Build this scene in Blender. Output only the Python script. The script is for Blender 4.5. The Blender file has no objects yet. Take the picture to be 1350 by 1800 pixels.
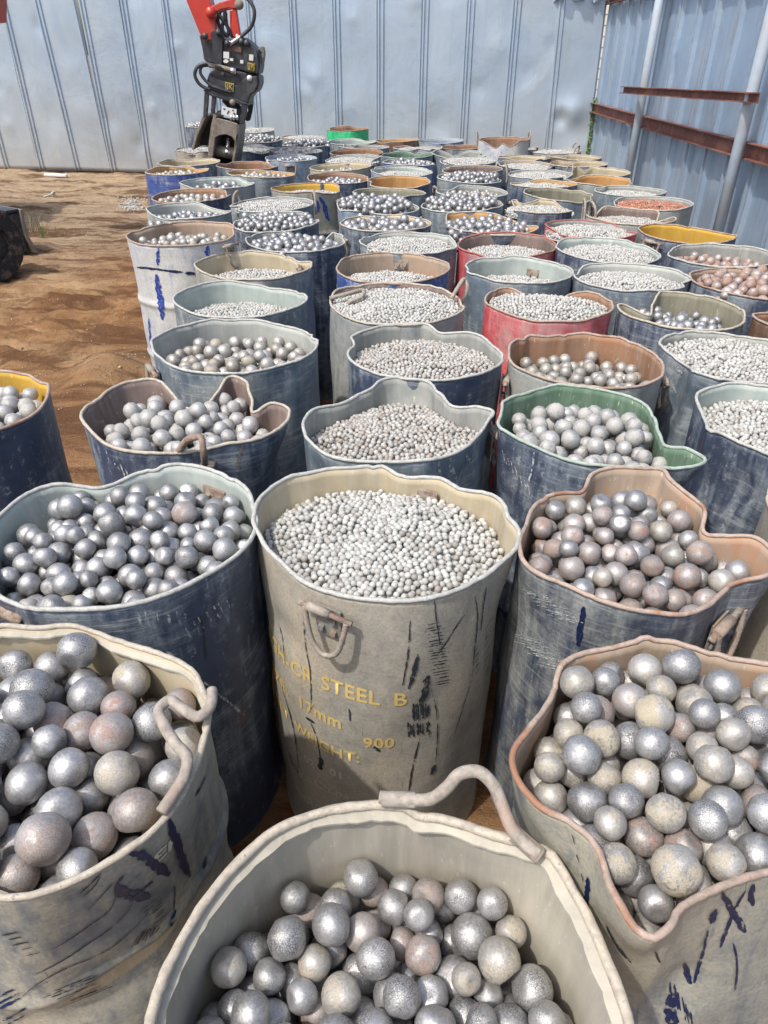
import bpy, bmesh, math, random
import numpy as np
from mathutils import Vector, Matrix
from mathutils.bvhtree import BVHTree

random.seed(7); RNG = np.random.default_rng(7)
S = bpy.context.scene
COL = S.collection

# ------------------------------------------------------------------ camera
F, CX0, CY0 = 1250.0, 675.0, 900.0          # focal length and centre in photograph pixels
TH, RHO, CAMZ = math.radians(32.8), math.radians(0.3), 1.774
_r0, _u0 = Vector((1, 0, 0)), Vector((0, math.sin(TH), math.cos(TH)))
FWD = Vector((0, math.cos(TH), -math.sin(TH)))
RGT = _r0 * math.cos(RHO) + _u0 * math.sin(RHO)
UPV = -_r0 * math.sin(RHO) + _u0 * math.cos(RHO)
CAM = Vector((0, 0, CAMZ))
cd = bpy.data.cameras.new('camera'); cam = bpy.data.objects.new('camera', cd); COL.objects.link(cam)
cd.sensor_fit = 'VERTICAL'; cd.sensor_height = 24; cd.lens = 24 * F / 1800
cd.clip_start = 0.02; cd.clip_end = 2000
M = Matrix((RGT, UPV, -FWD)).transposed().to_4x4(); M.translation = CAM
cam.matrix_world = M
S.camera = cam

# ------------------------------------------------------------------ light
EL = math.radians(58); AZ = Vector((-0.72, -0.69)).normalized()
SUNV = Vector((AZ.x * math.cos(EL), AZ.y * math.cos(EL), math.sin(EL)))
W = bpy.data.worlds.new('World'); S.world = W; W.use_nodes = True
wn = W.node_tree
sky = wn.nodes.new('ShaderNodeTexSky'); sky.sky_type = 'NISHITA'; sky.sun_disc = False
sky.sun_elevation = EL; sky.sun_rotation = math.atan2(AZ.x, AZ.y)
sky.air_density = 1.0; sky.dust_density = 4.0; sky.ozone_density = 1.0
wn.links.new(sky.outputs[0], wn.nodes['Background'].inputs[0])
wn.nodes['Background'].inputs[1].default_value = 0.15
sl = bpy.data.lights.new('sun', 'SUN'); sl.energy = 2.25; sl.angle = math.radians(1.2); sl.color = (1, 0.96, 0.90)
so = bpy.data.objects.new('sun', sl); COL.objects.link(so)
so.rotation_euler = (-SUNV).to_track_quat('-Z', 'Y').to_euler()
S.view_settings.view_transform = 'Standard'; S.view_settings.look = 'None'
S.view_settings.exposure = 0.48; S.view_settings.gamma = 1.0
S.view_settings.use_curve_mapping = False
S.cycles.max_bounces = 5; S.cycles.use_denoising = True

# ------------------------------------------------------------------ pixel <-> place
def ray(px, py):
    return FWD + RGT * ((px - CX0) / F) - UPV * ((py - CY0) / F)
def at_z(px, py, z):
    d = ray(px, py); return CAM + d * ((z - CAMZ) / d.z)
def at_y(px, py, y):
    d = ray(px, py); return CAM + d * (y / d.y)
def proj(p):
    d = Vector(p) - CAM; k = d.dot(FWD)
    return (CX0 + F * d.dot(RGT) / k, CY0 - F * d.dot(UPV) / k, k)

# ------------------------------------------------------------------ mesh helpers
def new_mesh(name, V, Fc, smooth=True):
    me = bpy.data.meshes.new(name); me.from_pydata([tuple(v) for v in V], [], Fc); me.update()
    if smooth: me.polygons.foreach_set('use_smooth', [True] * len(me.polygons))
    return me
def obj(name, me, mat=None, parent=None, loc=None):
    o = bpy.data.objects.new(name, me); COL.objects.link(o)
    if mat is not None:
        if len(me.materials) == 0:
            for m in (mat if isinstance(mat, (list, tuple)) else [mat]): me.materials.append(m)
    if parent is not None: o.parent = parent
    if loc is not None: o.location = loc
    return o
def tag(o, label=None, cat=None, group=None, kind=None):
    if label: o['label'] = label
    if cat: o['category'] = cat
    if group: o['group'] = group
    if kind: o['kind'] = kind
    return o
def empty(name, loc=(0, 0, 0)):
    o = bpy.data.objects.new(name, None); COL.objects.link(o); o.location = loc
    o.empty_display_size = 0.1; return o

def spline(P, n, closed=False):
    P = [Vector(p) for p in P]; m = len(P); out = []
    segs = m if closed else m - 1
    L = [(P[(i + 1) % m] - P[i]).length for i in range(segs)]; tot = sum(L)
    cum = [0]
    for l in L: cum.append(cum[-1] + l)
    cnt = n if closed else n - 1
    for k in range(n):
        s = tot * k / cnt
        i = 0
        while i < segs - 1 and cum[i + 1] < s: i += 1
        t = (s - cum[i]) / max(L[i], 1e-9); t = min(max(t, 0), 1)
        g = (lambda j: P[j % m]) if closed else (lambda j: P[min(max(j, 0), m - 1)])
        p0, p1, p2, p3 = g(i - 1), g(i), g(i + 1), g(i + 2)
        # centripetal-ish tangents keep tight corners from overshooting
        d1 = max((p1 - p0).length, 1e-6); d2 = max((p2 - p1).length, 1e-6); d3 = max((p3 - p2).length, 1e-6)
        m1 = ((p1 - p0) / d1 * d2 + (p2 - p1) / d2 * d1) / (d1 + d2) * d2
        m2 = ((p2 - p1) / d2 * d3 + (p3 - p2) / d3 * d2) / (d2 + d3) * d2
        t2, t3 = t * t, t * t * t
        out.append(p1 * (2 * t3 - 3 * t2 + 1) + m1 * (t3 - 2 * t2 + t) + p2 * (-2 * t3 + 3 * t2) + m2 * (t3 - t2))
    return out

def tube_data(P, rad, ns=8, closed=False, caps=True):
    """sweep a circle along points; rad a number or list"""
    P = [Vector(p) for p in P]; n = len(P); V = []; Fc = []
    rads = rad if isinstance(rad, (list, tuple)) else [rad] * n
    up = None
    for i in range(n):
        a = P[(i - 1) % n] if closed or i > 0 else P[i]
        b = P[(i + 1) % n] if closed or i < n - 1 else P[i]
        t = (b - a).normalized()
        if up is None:
            up = Vector((0, 0, 1)) if abs(t.z) < 0.9 else Vector((1, 0, 0))
        x = up - t * up.dot(t)
        if x.length < 1e-4: x = t.orthogonal()
        x.normalize(); y = t.cross(x)
        if not closed: up = x
        for k in range(ns):
            c = 2 * math.pi * k / ns
            V.append(P[i] + (x * math.cos(c) + y * math.sin(c)) * rads[i])
    for i in range(n if closed else n - 1):
        for k in range(ns):
            a = i * ns + k; b = i * ns + (k + 1) % ns
            c = ((i + 1) % n) * ns + (k + 1) % ns; d = ((i + 1) % n) * ns + k
            Fc.append((a, b, c, d))
    if caps and not closed:
        Fc.append(tuple(range(ns))[::-1]); Fc.append(tuple((n - 1) * ns + k for k in range(ns)))
    return V, Fc
def tube(name, P, rad, mat, parent=None, ns=8, closed=False):
    V, Fc = tube_data(P, rad, ns, closed)
    return obj(name, new_mesh(name, V, Fc), mat, parent)
def rebar(name, P, rad, mat, parent=None, n=60, ns=8):
    Q = spline(P, n)
    rr = [rad * (1.13 if i % 2 else 0.93) for i in range(n)]; rr[0] = rr[-1] = rad
    return tube(name, Q, rr, mat, parent, ns)
def join_data(parts):
    V = []; Fc = []
    for v, f in parts:
        o = len(V); V += list(v); Fc += [tuple(i + o for i in q) for q in f]
    return V, Fc
def box_data(c, s, rot=None, bev=0.0):
    bm = bmesh.new(); bmesh.ops.create_cube(bm, size=1)
    for v in bm.verts: v.co = Vector((v.co.x * s[0], v.co.y * s[1], v.co.z * s[2]))
    if bev: bmesh.ops.bevel(bm, geom=bm.edges[:], offset=bev, segments=2, affect='EDGES', profile=0.6)
    m = rot if rot is not None else Matrix.Identity(3)
    bm.verts.index_update()
    V = [Vector(c) + m @ v.co for v in bm.verts]; Fc = [tuple(v.index for v in f.verts) for f in bm.faces]
    bm.free(); return V, Fc
def box(name, c, s, mat, parent=None, rot=None, bev=0.004):
    V, Fc = box_data(c, s, rot, bev)
    return obj(name, new_mesh(name, V, Fc, False), mat, parent)
def prism(name, poly, y0, y1, mat, parent=None, bev=0.006):
    """poly: list of (x,z); extruded along y"""
    bm = bmesh.new()
    a = [bm.verts.new((p[0], y0, p[1])) for p in poly]
    f = bm.faces.new(a)
    r = bmesh.ops.extrude_face_region(bm, geom=[f])
    for v in r['geom']:
        if isinstance(v, bmesh.types.BMVert): v.co.y = y1
    bmesh.ops.recalc_face_normals(bm, faces=bm.faces)
    if bev: bmesh.ops.bevel(bm, geom=[e for e in bm.edges], offset=bev, segments=1, affect='EDGES')
    me = bpy.data.meshes.new(name); bm.to_mesh(me); bm.free()
    return obj(name, me, mat, parent)

def vnoise(x, y, seed=0):
    x = np.asarray(x, float); y = np.asarray(y, float)
    xi = np.floor(x).astype(np.int64); yi = np.floor(y).astype(np.int64)
    xf = x - xi; yf = y - yi; xf = xf * xf * (3 - 2 * xf); yf = yf * yf * (3 - 2 * yf)
    def h(a, b):
        n = (a * 374761393 + b * 668265263 + seed * 974711) & 0x7fffffff
        n = ((n ^ (n >> 13)) * 1274126177) & 0x7fffffff
        return ((n ^ (n >> 16)) & 0xffff) / 65535.0
    return (h(xi, yi) * (1 - xf) + h(xi + 1, yi) * xf) * (1 - yf) + (h(xi, yi + 1) * (1 - xf) + h(xi + 1, yi + 1) * xf) * yf
def fbm(x, y, seed=0, oct=4):
    s = 0; a = 0.5
    for k in range(oct):
        s = s + a * vnoise(x * 2 ** k, y * 2 ** k, seed + k); a *= 0.5
    return s

# ------------------------------------------------------------------ materials
class NT:
    def __init__(s, name):
        s.m = bpy.data.materials.new(name); s.m.use_nodes = True
        s.t = s.m.node_tree; s.t.nodes.clear()
        s.out = s.t.nodes.new('ShaderNodeOutputMaterial')
    def put(s, sock, v):
        if isinstance(v, bpy.types.NodeSocket): s.t.links.new(v, sock)
        elif v is not None:
            if sock.type == 'RGBA' and len(v) == 3: v = (*v, 1)
            sock.default_value = v
    def n(s, typ, ins=None, **props):
        nd = s.t.nodes.new('ShaderNode' + typ)
        for k, v in props.items(): setattr(nd, k, v)
        for k, v in (ins or {}).items(): s.put(nd.inputs[k], v)
        return nd
    def math(s, op, a, b=0.0, c=None, clamp=False):
        nd = s.n('Math', operation=op, use_clamp=clamp); s.put(nd.inputs[0], a); s.put(nd.inputs[1], b)
        if c is not None: s.put(nd.inputs[2], c)
        return nd.outputs[0]
    def vm(s, op, a, b):
        nd = s.n('VectorMath', operation=op); s.put(nd.inputs[0], a)
        s.put(nd.inputs[1], b)
        return nd.outputs[0]
    def noise(s, vec, scale, det=5, rough=0.55, dist=0.0):
        return s.n('TexNoise', {'Vector': vec, 'Scale': scale, 'Detail': det, 'Roughness': rough, 'Distortion': dist}).outputs[0]
    def ramp(s, v, lo, hi, a=0.0, b=1.0):
        nd = s.n('MapRange', {'Value': v, 'From Min': lo, 'From Max': hi, 'To Min': a, 'To Max': b}, clamp=True)
        return nd.outputs[0]
    def mix(s, f, a, b, blend='MIX'):
        nd = s.n('Mix', data_type='RGBA', blend_type=blend, clamp_factor=True)
        s.put(nd.inputs[0], f); s.put(nd.inputs[6], a); s.put(nd.inputs[7], b); return nd.outputs[2]
    def mixf(s, f, a, b):
        nd = s.n('Mix', data_type='FLOAT'); s.put(nd.inputs[0], f); s.put(nd.inputs[2], a); s.put(nd.inputs[3], b)
        return nd.outputs[0]
    def bump(s, h, strength=0.3, dist=0.01):
        return s.n('Bump', {'Height': h, 'Strength': strength, 'Distance': dist}).outputs[0]
    def coord(s, rnd=True):
        c = s.n('TexCoord').outputs['Object']
        if rnd:
            r = s.n('ObjectInfo').outputs['Random']
            cmb = s.n('CombineXYZ', {'X': s.math('MULTIPLY', r, 41.0), 'Y': s.math('MULTIPLY', r, 23.0), 'Z': s.math('MULTIPLY', r, 17.0)})
            c = s.vm('ADD', c, cmb.outputs[0])
        return c
    def scaled(s, c, v): return s.vm('MULTIPLY', c, v)
    def done(s, color, rough=0.6, metal=0.0, normal=None, spec=0.5, **kw):
        p = s.n('BsdfPrincipled'); s.put(p.inputs['Base Color'], color); s.put(p.inputs['Roughness'], rough)
        s.put(p.inputs['Metallic'], metal); s.put(p.inputs['Specular IOR Level'], spec)
        if normal is not None: s.put(p.inputs['Normal'], normal)
        for k, v in kw.items(): s.put(p.inputs[k], v)
        s.t.links.new(p.outputs[0], s.out.inputs[0]); s.p = p; return s.m

DUST = (0.40, 0.36, 0.28); PALE = (0.50, 0.50, 0.46); RUST = (0.24, 0.105, 0.055)
def mat_outer(name, base, dust=DUST, amt=0.4, scr=0.5, rust=0.15, light=(0.45, 0.47, 0.47)):
    s = NT(name); c = s.coord()
    n1 = s.noise(c, 3.2, 7, 0.62, 0.6); n2 = s.noise(c, 22, 6, 0.65)
    nv = s.noise(s.scaled(c, (34, 34, 2.6)), 1.0, 5, 0.6, 0.3)
    nh = s.noise(s.scaled(c, (5, 5, 95)), 1.0, 5, 0.7, 0.5)
    nf = s.noise(c, 160, 3, 0.6)
    col = s.mix(s.ramp(n2, 0.3, 0.75), base, tuple(min(1, b * 1.9 + 0.012) for b in base))
    blend = s.math('ADD', s.math('MULTIPLY', n1, 0.55), s.math('ADD', s.math('MULTIPLY', nv, 0.3), s.math('MULTIPLY', n2, 0.15)))
    lo = 0.62 - 0.33 * amt
    dm = s.ramp(blend, lo, lo + 0.13)
    dm = s.math('MULTIPLY', dm, s.ramp(nf, 0.25, 0.6, 0.55, 1.0))
    dm = s.math('MAXIMUM', dm, amt * amt * 0.55)
    nb2 = s.noise(s.scaled(c, (2.4, 2.4, 1.3)), 1.0, 6, 0.6, 0.8)
    cool = (dust[0] * 0.66, dust[1] * 0.74, dust[2] * 0.86)
    dtone = s.mix(s.ramp(nb2, 0.40, 0.60), cool, tuple(d * 1.12 for d in dust))
    dtone = s.mix(s.ramp(nh, 0.40, 0.62, 0.0, 0.35), dtone, tuple(d * 0.8 for d in dust))
    col = s.mix(dm, col, s.mix(s.ramp(n2, 0.35, 0.7, 0.0, 0.5), dtone, tuple(d * 1.25 for d in dust)))
    sm = s.math('MULTIPLY', s.ramp(nh, 0.53, 0.62), s.ramp(n1, 0.42, 0.58))
    col = s.mix(s.math('MULTIPLY', sm, scr), col, light)
    # chipped spots and drips of pale slurry
    ch = s.math('MULTIPLY', s.ramp(s.noise(c, 40, 5, 0.8), 0.56, 0.60), s.ramp(nv, 0.45, 0.60))
    col = s.mix(s.math('MULTIPLY', ch, 0.75 * scr + 0.1), col, light)
    rm = s.math('MULTIPLY', s.ramp(s.noise(s.scaled(c, (9, 9, 2.2)), 1.0, 6, 0.7), 0.66 - 0.2 * rust, 0.74 - 0.2 * rust), rust + 0.25)
    col = s.mix(rm, col, s.mix(n2, RUST, (0.36, 0.2, 0.11)))
    dk = s.math('MULTIPLY', s.ramp(s.noise(s.scaled(c, (70, 70, 5)), 1.0, 3, 0.6, 1.2), 0.70, 0.73), 0.6)
    col = s.mix(dk, col, tuple(b * 0.5 + 0.004 for b in base))
    rg = s.mixf(dm, s.ramp(n2, 0.3, 0.7, 0.34, 0.5), 0.82)
    nb = s.bump(s.math('ADD', s.math('ADD', n2, s.math('MULTIPLY', n1, 2.0)), s.math('ADD', s.math('MULTIPLY', nf, 0.08), s.math('MULTIPLY', dm, 0.2))), 0.16, 0.006)
    return s.done(col, rg, 0.0, nb, 0.45)
def mat_inner(name, base, streak=(0.45, 0.44, 0.4), amt=0.4, rust=0.2, rustcol=RUST):
    s = NT(name); c = s.coord()
    n1 = s.noise(c, 4.0, 6, 0.6, 0.5); n2 = s.noise(c, 30, 5, 0.65)
    nv = s.noise(s.scaled(c, (40, 40, 3.5)), 1.0, 5, 0.62, 0.2)
    col = s.mix(s.ramp(n1, 0.3, 0.7), tuple(b * 0.72 for b in base), tuple(min(1, b * 1.15) for b in base))
    col = s.mix(s.math('MULTIPLY', s.ramp(nv, 0.42, 0.68), amt), col, streak)
    rm = s.math('MULTIPLY', s.ramp(s.math('ADD', s.math('MULTIPLY', n1, 0.6), s.math('MULTIPLY', nv, 0.4)), 0.62 - 0.25 * rust, 0.74 - 0.25 * rust), 0.35 + 0.5 * rust)
    col = s.mix(rm, col, s.mix(n2, rustcol, tuple(min(1, q * 1.7) for q in rustcol)))
    fl = s.ramp(s.noise(s.scaled(c, (90, 90, 30)), 1.0, 3, 0.7), 0.64, 0.69)
    col = s.mix(s.math('MULTIPLY', fl, 0.55), col, (0.58, 0.55, 0.46))
    return s.done(col, 0.78, 0.0, s.bump(s.math('ADD', n2, nv), 0.15, 0.003), 0.3)
def mat_rim(name, base, rust=0.3):
    s = NT(name); c = s.coord(); n1 = s.noise(c, 9, 6, 0.65); n2 = s.noise(c, 70, 4, 0.7)
    col = s.mix(s.ramp(n2, 0.3, 0.7), tuple(b * 0.7 for b in base), tuple(min(1, b * 1.2) for b in base))
    col = s.mix(s.ramp(n1, 0.72 - rust * 0.4, 0.82 - rust * 0.4), col, (0.30, 0.155, 0.095))
    n3 = s.noise(c, 26, 6, 0.75, 0.6)
    col = s.mix(s.math('MULTIPLY', s.ramp(n3, 0.56, 0.66), 0.45), col, (0.20, 0.19, 0.175))
    col = s.mix(s.math('MULTIPLY', s.ramp(n2, 0.62, 0.68), 0.6), col, (0.10, 0.11, 0.12))
    return s.done(col, 0.65, 0.0, s.bump(n2, 0.35, 0.004), 0.4)

OUT = {
 'navy': mat_outer('paint_navy', (0.010, 0.019, 0.05), (0.22, 0.25, 0.27), 0.54, 0.65, 0.18, (0.36, 0.39, 0.40)),
 'navy_dusty': mat_outer('paint_navy_dusty', (0.014, 0.026, 0.058), (0.27, 0.28, 0.26), 0.52, 0.7, 0.2, (0.36, 0.37, 0.35)),
 'blue': mat_outer('paint_blue', (0.02, 0.05, 0.20), (0.33, 0.35, 0.36), 0.35, 0.6, 0.1),
 'slate': mat_outer('paint_slate', (0.07, 0.10, 0.13), (0.28, 0.30, 0.29), 0.55, 0.7, 0.2),
 'steelblue': mat_outer('paint_steel_blue', (0.13, 0.18, 0.25), (0.36, 0.38, 0.38), 0.45, 0.6, 0.12),
 'grey': mat_outer('paint_grey', (0.10, 0.12, 0.12), (0.36, 0.36, 0.32), 0.78, 0.4, 0.2),
 'tan': mat_outer('paint_tan', (0.08, 0.09, 0.09), (0.42, 0.37, 0.285), 0.93, 0.15, 0.08),
 'tanblue': mat_outer('paint_tan_blue', (0.05, 0.08, 0.12), (0.37, 0.34, 0.26), 0.74, 0.25, 0.10, (0.42, 0.40, 0.34)),
 'white': mat_outer('paint_white', (0.03, 0.08, 0.33), (0.56, 0.55, 0.47), 0.93, 0.5, 0.12),
 'red': mat_outer('paint_red', (0.40, 0.045, 0.055), (0.47, 0.27, 0.25), 0.52, 0.4, 0.3, (0.6, 0.35, 0.33)),
 'green': mat_outer('paint_green', (0.015, 0.36, 0.14), (0.25, 0.42, 0.3), 0.28, 0.4, 0.12),
 'rust': mat_outer('paint_rust', (0.10, 0.055, 0.035), (0.30, 0.2, 0.13), 0.5, 0.2, 0.7),
}
INN = {
 'pale': mat_inner('lining_pale', (0.40, 0.42, 0.39), (0.5, 0.5, 0.46), 0.5, 0.05),
 'palegreen': mat_inner('lining_pale_green', (0.40, 0.46, 0.43), (0.52, 0.53, 0.48), 0.5, 0.05),
 'grey': mat_inner('lining_grey', (0.30, 0.31, 0.29), (0.42, 0.42, 0.38), 0.5, 0.08),
 'tan': mat_inner('lining_tan', (0.48, 0.41, 0.28), (0.52, 0.48, 0.38), 0.5, 0.12),
 'rust': mat_inner('lining_rust', (0.30, 0.17, 0.10), (0.40, 0.33, 0.27), 0.5, 0.5),
 'rusttan': mat_inner('lining_rust_tan', (0.36, 0.28, 0.21), (0.45, 0.38, 0.30), 0.5, 0.45, (0.30, 0.13, 0.06)),
 'orange': mat_inner('lining_orange', (0.48, 0.27, 0.10), (0.5, 0.36, 0.2), 0.4, 0.4, (0.42, 0.16, 0.05)),
 'yellow': mat_inner('lining_yellow', (0.55, 0.34, 0.05), (0.5, 0.36, 0.16), 0.25, 0.12, (0.30, 0.13, 0.04)),
 'green': mat_inner('lining_green', (0.11, 0.19, 0.125), (0.27, 0.33, 0.27), 0.45, 0.04),
 'olive': mat_inner('lining_olive', (0.23, 0.22, 0.16), (0.34, 0.32, 0.25), 0.5, 0.08),
 'umber': mat_inner('lining_umber', (0.20, 0.15, 0.13), (0.32, 0.27, 0.24), 0.4, 0.25),
 'dust': mat_inner('lining_dust', (0.42, 0.395, 0.33), (0.52, 0.48, 0.39), 0.55, 0.06),
 'blue': mat_inner('lining_blue', (0.33, 0.40, 0.48), (0.45, 0.48, 0.5), 0.5, 0.04),
}
RIM = {
 'pale': mat_rim('rim_pale', (0.46, 0.46, 0.43), 0.10), 'rust': mat_rim('rim_rust', (0.41, 0.32, 0.26), 0.45),
 'tan': mat_rim('rim_tan', (0.47, 0.42, 0.34), 0.2), 'red': mat_rim('rim_red', (0.45, 0.16, 0.14), 0.5),
 'green': mat_rim('rim_green', (0.36, 0.43, 0.37), 0.1), 'navy': mat_rim('rim_navy', (0.22, 0.24, 0.26), 0.2),
}
RIMOF = {'pale': 'pale', 'palegreen': 'pale', 'grey': 'pale', 'tan': 'tan', 'rust': 'rust', 'rusttan': 'rust', 'orange': 'tan',
         'yellow': 'rust', 'green': 'green', 'olive': 'tan', 'umber': 'tan', 'blue': 'pale', 'dust': 'tan'}

def mat_ball(name, tone, heap=False):
    """tone: fractions of dust / rust film over pitted cast steel"""
    s = NT(name); c = s.n('TexCoord').outputs['Object']
    if not heap: c = s.scaled(c, (0.031,) * 3)      # single balls are unit meshes scaled to size
    r = s.n('NewGeometry').outputs['Random Per Island'] if heap else s.n('ObjectInfo').outputs['Random']
    off = s.n('CombineXYZ', {'X': s.math('MULTIPLY', r, 31.0), 'Y': s.math('MULTIPLY', r, 57.0), 'Z': s.math('MULTIPLY', r, 13.0)}).outputs[0]
    c = s.vm('ADD', c, off)
    r2 = s.math('FRACT', s.math('MULTIPLY', r, 7.31)); r3 = s.math('FRACT', s.math('MULTIPLY', r, 23.7))
    n1 = s.noise(c, 26, 5, 0.6); n2 = s.noise(c, 240, 3, 0.65)
    vor = s.n('TexVoronoi', {'Vector': s.vm('ADD', c, s.scaled(s.n('TexNoise', {'Vector': c, 'Scale': 120.0}).outputs[1], (0.006,) * 3)), 'Scale': 300.0}, feature='DISTANCE_TO_EDGE').outputs[0]
    crack = s.math('MULTIPLY', s.ramp(vor, 0.16, 0.03), s.math('MULTIPLY', s.ramp(n1, 0.35, 0.65), s.ramp(r2, 0.0, 0.6, 0.35, 1.0)))
    val = s.ramp(r3, 0, 1, 0.32, 0.53)
    steel = s.n('CombineColor', {'Red': val, 'Green': s.math('MULTIPLY', val, 1.005), 'Blue': s.math('MULTIPLY', val, 1.02)}).outputs[0]
    steel = s.mix(s.ramp(n2, 0.35, 0.7), steel, s.mix(0.5, steel, (0.75, 0.75, 0.75)))
    steel = s.mix(crack, steel, (0.07, 0.075, 0.08))
    dustc, damt, rustc, ramt = tone
    dm = s.ramp(s.math('ADD', s.math('MULTIPLY', n1, 0.75), s.math('MULTIPLY', n2, 0.25)), 0.74 - 0.42 * damt, 0.86 - 0.42 * damt)
    dm = s.math('MULTIPLY', dm, s.ramp(r2, 0, 1, 0.55, 1.0))
    dm = s.math('MAXIMUM', dm, 0.16 + 0.28 * damt)
    rm = s.math('MULTIPLY', s.ramp(s.noise(s.vm('ADD', c, (3.1, 0, 0)), 22, 6, 0.7), 0.66 - 0.3 * ramt, 0.78 - 0.3 * ramt), min(1, 0.3 + ramt))
    if heap: rm = s.math('MULTIPLY', rm, s.ramp(r2, 0.45, 0.55))
    dcol = s.mix(s.ramp(n2, 0.3, 0.7), dustc, tuple(min(1, d * 1.2) for d in dustc))
    film = s.mix(rm, dcol, s.mix(n2, rustc, tuple(q * 1.5 for q in rustc)))
    fm = s.math('MAXIMUM', dm, rm)
    col = s.mix(fm, steel, film)
    metal = s.ramp(fm, 0, 1, 0.92, 0.0)
    rg = s.math('ADD', s.ramp(fm, 0, 1, 0.38, 0.85), s.ramp(n2, 0.3, 0.7, -0.05, 0.08))
    return s.done(col, rg, metal, s.bump(s.math('SUBTRACT', s.math('ADD', n2, s.math('MULTIPLY', n1, 1.5)), s.math('MULTIPLY', crack, 0.7)), 0.4, 0.0014), 0.5)
GREYD = (0.27, 0.26, 0.24); BEIGE = (0.38, 0.335, 0.25); PINK = (0.28, 0.21, 0.17); RED = (0.25, 0.10, 0.06)
TONES = {'silver': (GREYD, 0.18, RED, 0.0), 'dusty': (BEIGE, 0.72, RED, 0.0), 'rusty': (PINK, 0.72, RED, 0.42), 'grey': ((0.40, 0.39, 0.35), 0.7, RED, 0.0)}
BALL = {k: mat_ball('steel_' + k, v) for k, v in TONES.items()}
HEAP = {'silver': mat_ball('heap_silver', (GREYD, 0.12, RED, 0.04), True), 'dusty': mat_ball('heap_dusty', (BEIGE, 0.62, RED, 0.08), True),
        'rusty': mat_ball('heap_rusty', (PINK, 0.6, RED, 0.3), True), 'grey': mat_ball('heap_grey', ((0.40, 0.39, 0.36), 0.78, RED, 0.02), True),
        'rustred': mat_ball('heap_rust_red', ((0.35, 0.22, 0.16), 0.8, (0.24, 0.10, 0.06), 0.5), True)}
def mat_bead(name, base, alt, altp):
    s = NT(name); r = s.n('NewGeometry').outputs['Random Per Island']; c = s.n('TexCoord').outputs['Object']
    r2 = s.math('FRACT', s.math('MULTIPLY', r, 9.7))
    v = s.ramp(r, 0, 1, 0.74, 1.12)
    col = s.mix(s.ramp(r2, 1 - altp - 0.02, 1 - altp + 0.02), base, alt)
    col = s.mix(1.0, col, s.n('CombineColor', {'Red': v, 'Green': v, 'Blue': v}).outputs[0], 'MULTIPLY')
    n2 = s.noise(c, 300, 3, 0.6)
    col = s.mix(s.math('MULTIPLY', s.ramp(n2, 0.5, 0.75), 0.35), col, (0.27, 0.26, 0.23))
    return s.done(col, 0.62, 0.0, s.bump(n2, 0.2, 0.001), 0.5)
BEAD = {'white': mat_bead('bead_white', (0.49, 0.49, 0.46), (0.36, 0.34, 0.31), 0.15),
        'tan': mat_bead('bead_tan', (0.45, 0.44, 0.41), (0.37, 0.33, 0.29), 0.25),
        'red': mat_bead('bead_red', (0.40, 0.15, 0.09), (0.45, 0.3, 0.22), 0.3)}
def mat_simple(name, base, rough=0.6, metal=0.0, var=0.3, scale=30, bump=0.15, mixc=None, mixamt=0.5):
    s = NT(name); c = s.coord(); n = s.noise(c, scale, 5, 0.65); n2 = s.noise(c, scale * 0.25, 5, 0.6)
    col = s.mix(s.ramp(n, 0.3, 0.7), tuple(b * (1 - var) for b in base), tuple(min(1, b * (1 + var)) for b in base))
    if mixc: col = s.mix(s.math('MULTIPLY', s.ramp(n2, 0.5, 0.62), mixamt), col, mixc)
    return s.done(col, rough, metal, s.bump(n, bump, 0.004))
REBAR = mat_simple('rebar_rust', (0.24, 0.17, 0.13), 0.8, 0, 0.35, 90, 0.4, (0.40, 0.36, 0.30), 0.8)
REBARD = mat_simple('rebar_dusty', (0.33, 0.295, 0.25), 0.85, 0, 0.35, 60, 0.6, (0.30, 0.19, 0.14), 0.5)
BRACK = mat_simple('bracket_steel', (0.22, 0.21, 0.19), 0.75, 0, 0.3, 60, 0.3, (0.33, 0.22, 0.14), 0.7)

# ------------------------------------------------------------------ the yard: ground
def ground_h(x, y):
    h = 0.05 * (fbm(x * 0.5, y * 0.5, 3) - 0.5)
    w = np.clip((-1.75 - x) / 0.5, 0, 1)
    # crawler ruts left of the drums, running across, and churned clods
    rut = np.sin((y * 1.0 + 0.12 * fbm(x * 1.3, y * 0.4, 9) * 6) * 2 * np.pi / 0.19)
    zone = np.clip(1 - np.abs(y - 5.4) / 2.4, 0, 1) * np.clip(fbm(x * 0.8, y * 0.8, 17) * 3 - 0.9, 0, 1)
    h = h + w * zone * 0.04 * rut
    h = h + w * 0.12 * (fbm(x * 1.6, y * 4.0, 21) - 0.5) + w * 0.055 * (fbm(x * 9, y * 14, 5) - 0.5)
    h = h + 0.15 * np.exp(-((x + 1.80) ** 2 / 0.05 + (y - 4.35) ** 2 / 0.09)) * (0.8 + 0.4 * fbm(x * 6, y * 6, 2))
    h = h + 0.10 * np.clip((y - 11.8) / 1.6, 0, 1) * np.clip((-2.5 - x) / 1.0, 0, 1)
    return h
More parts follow.
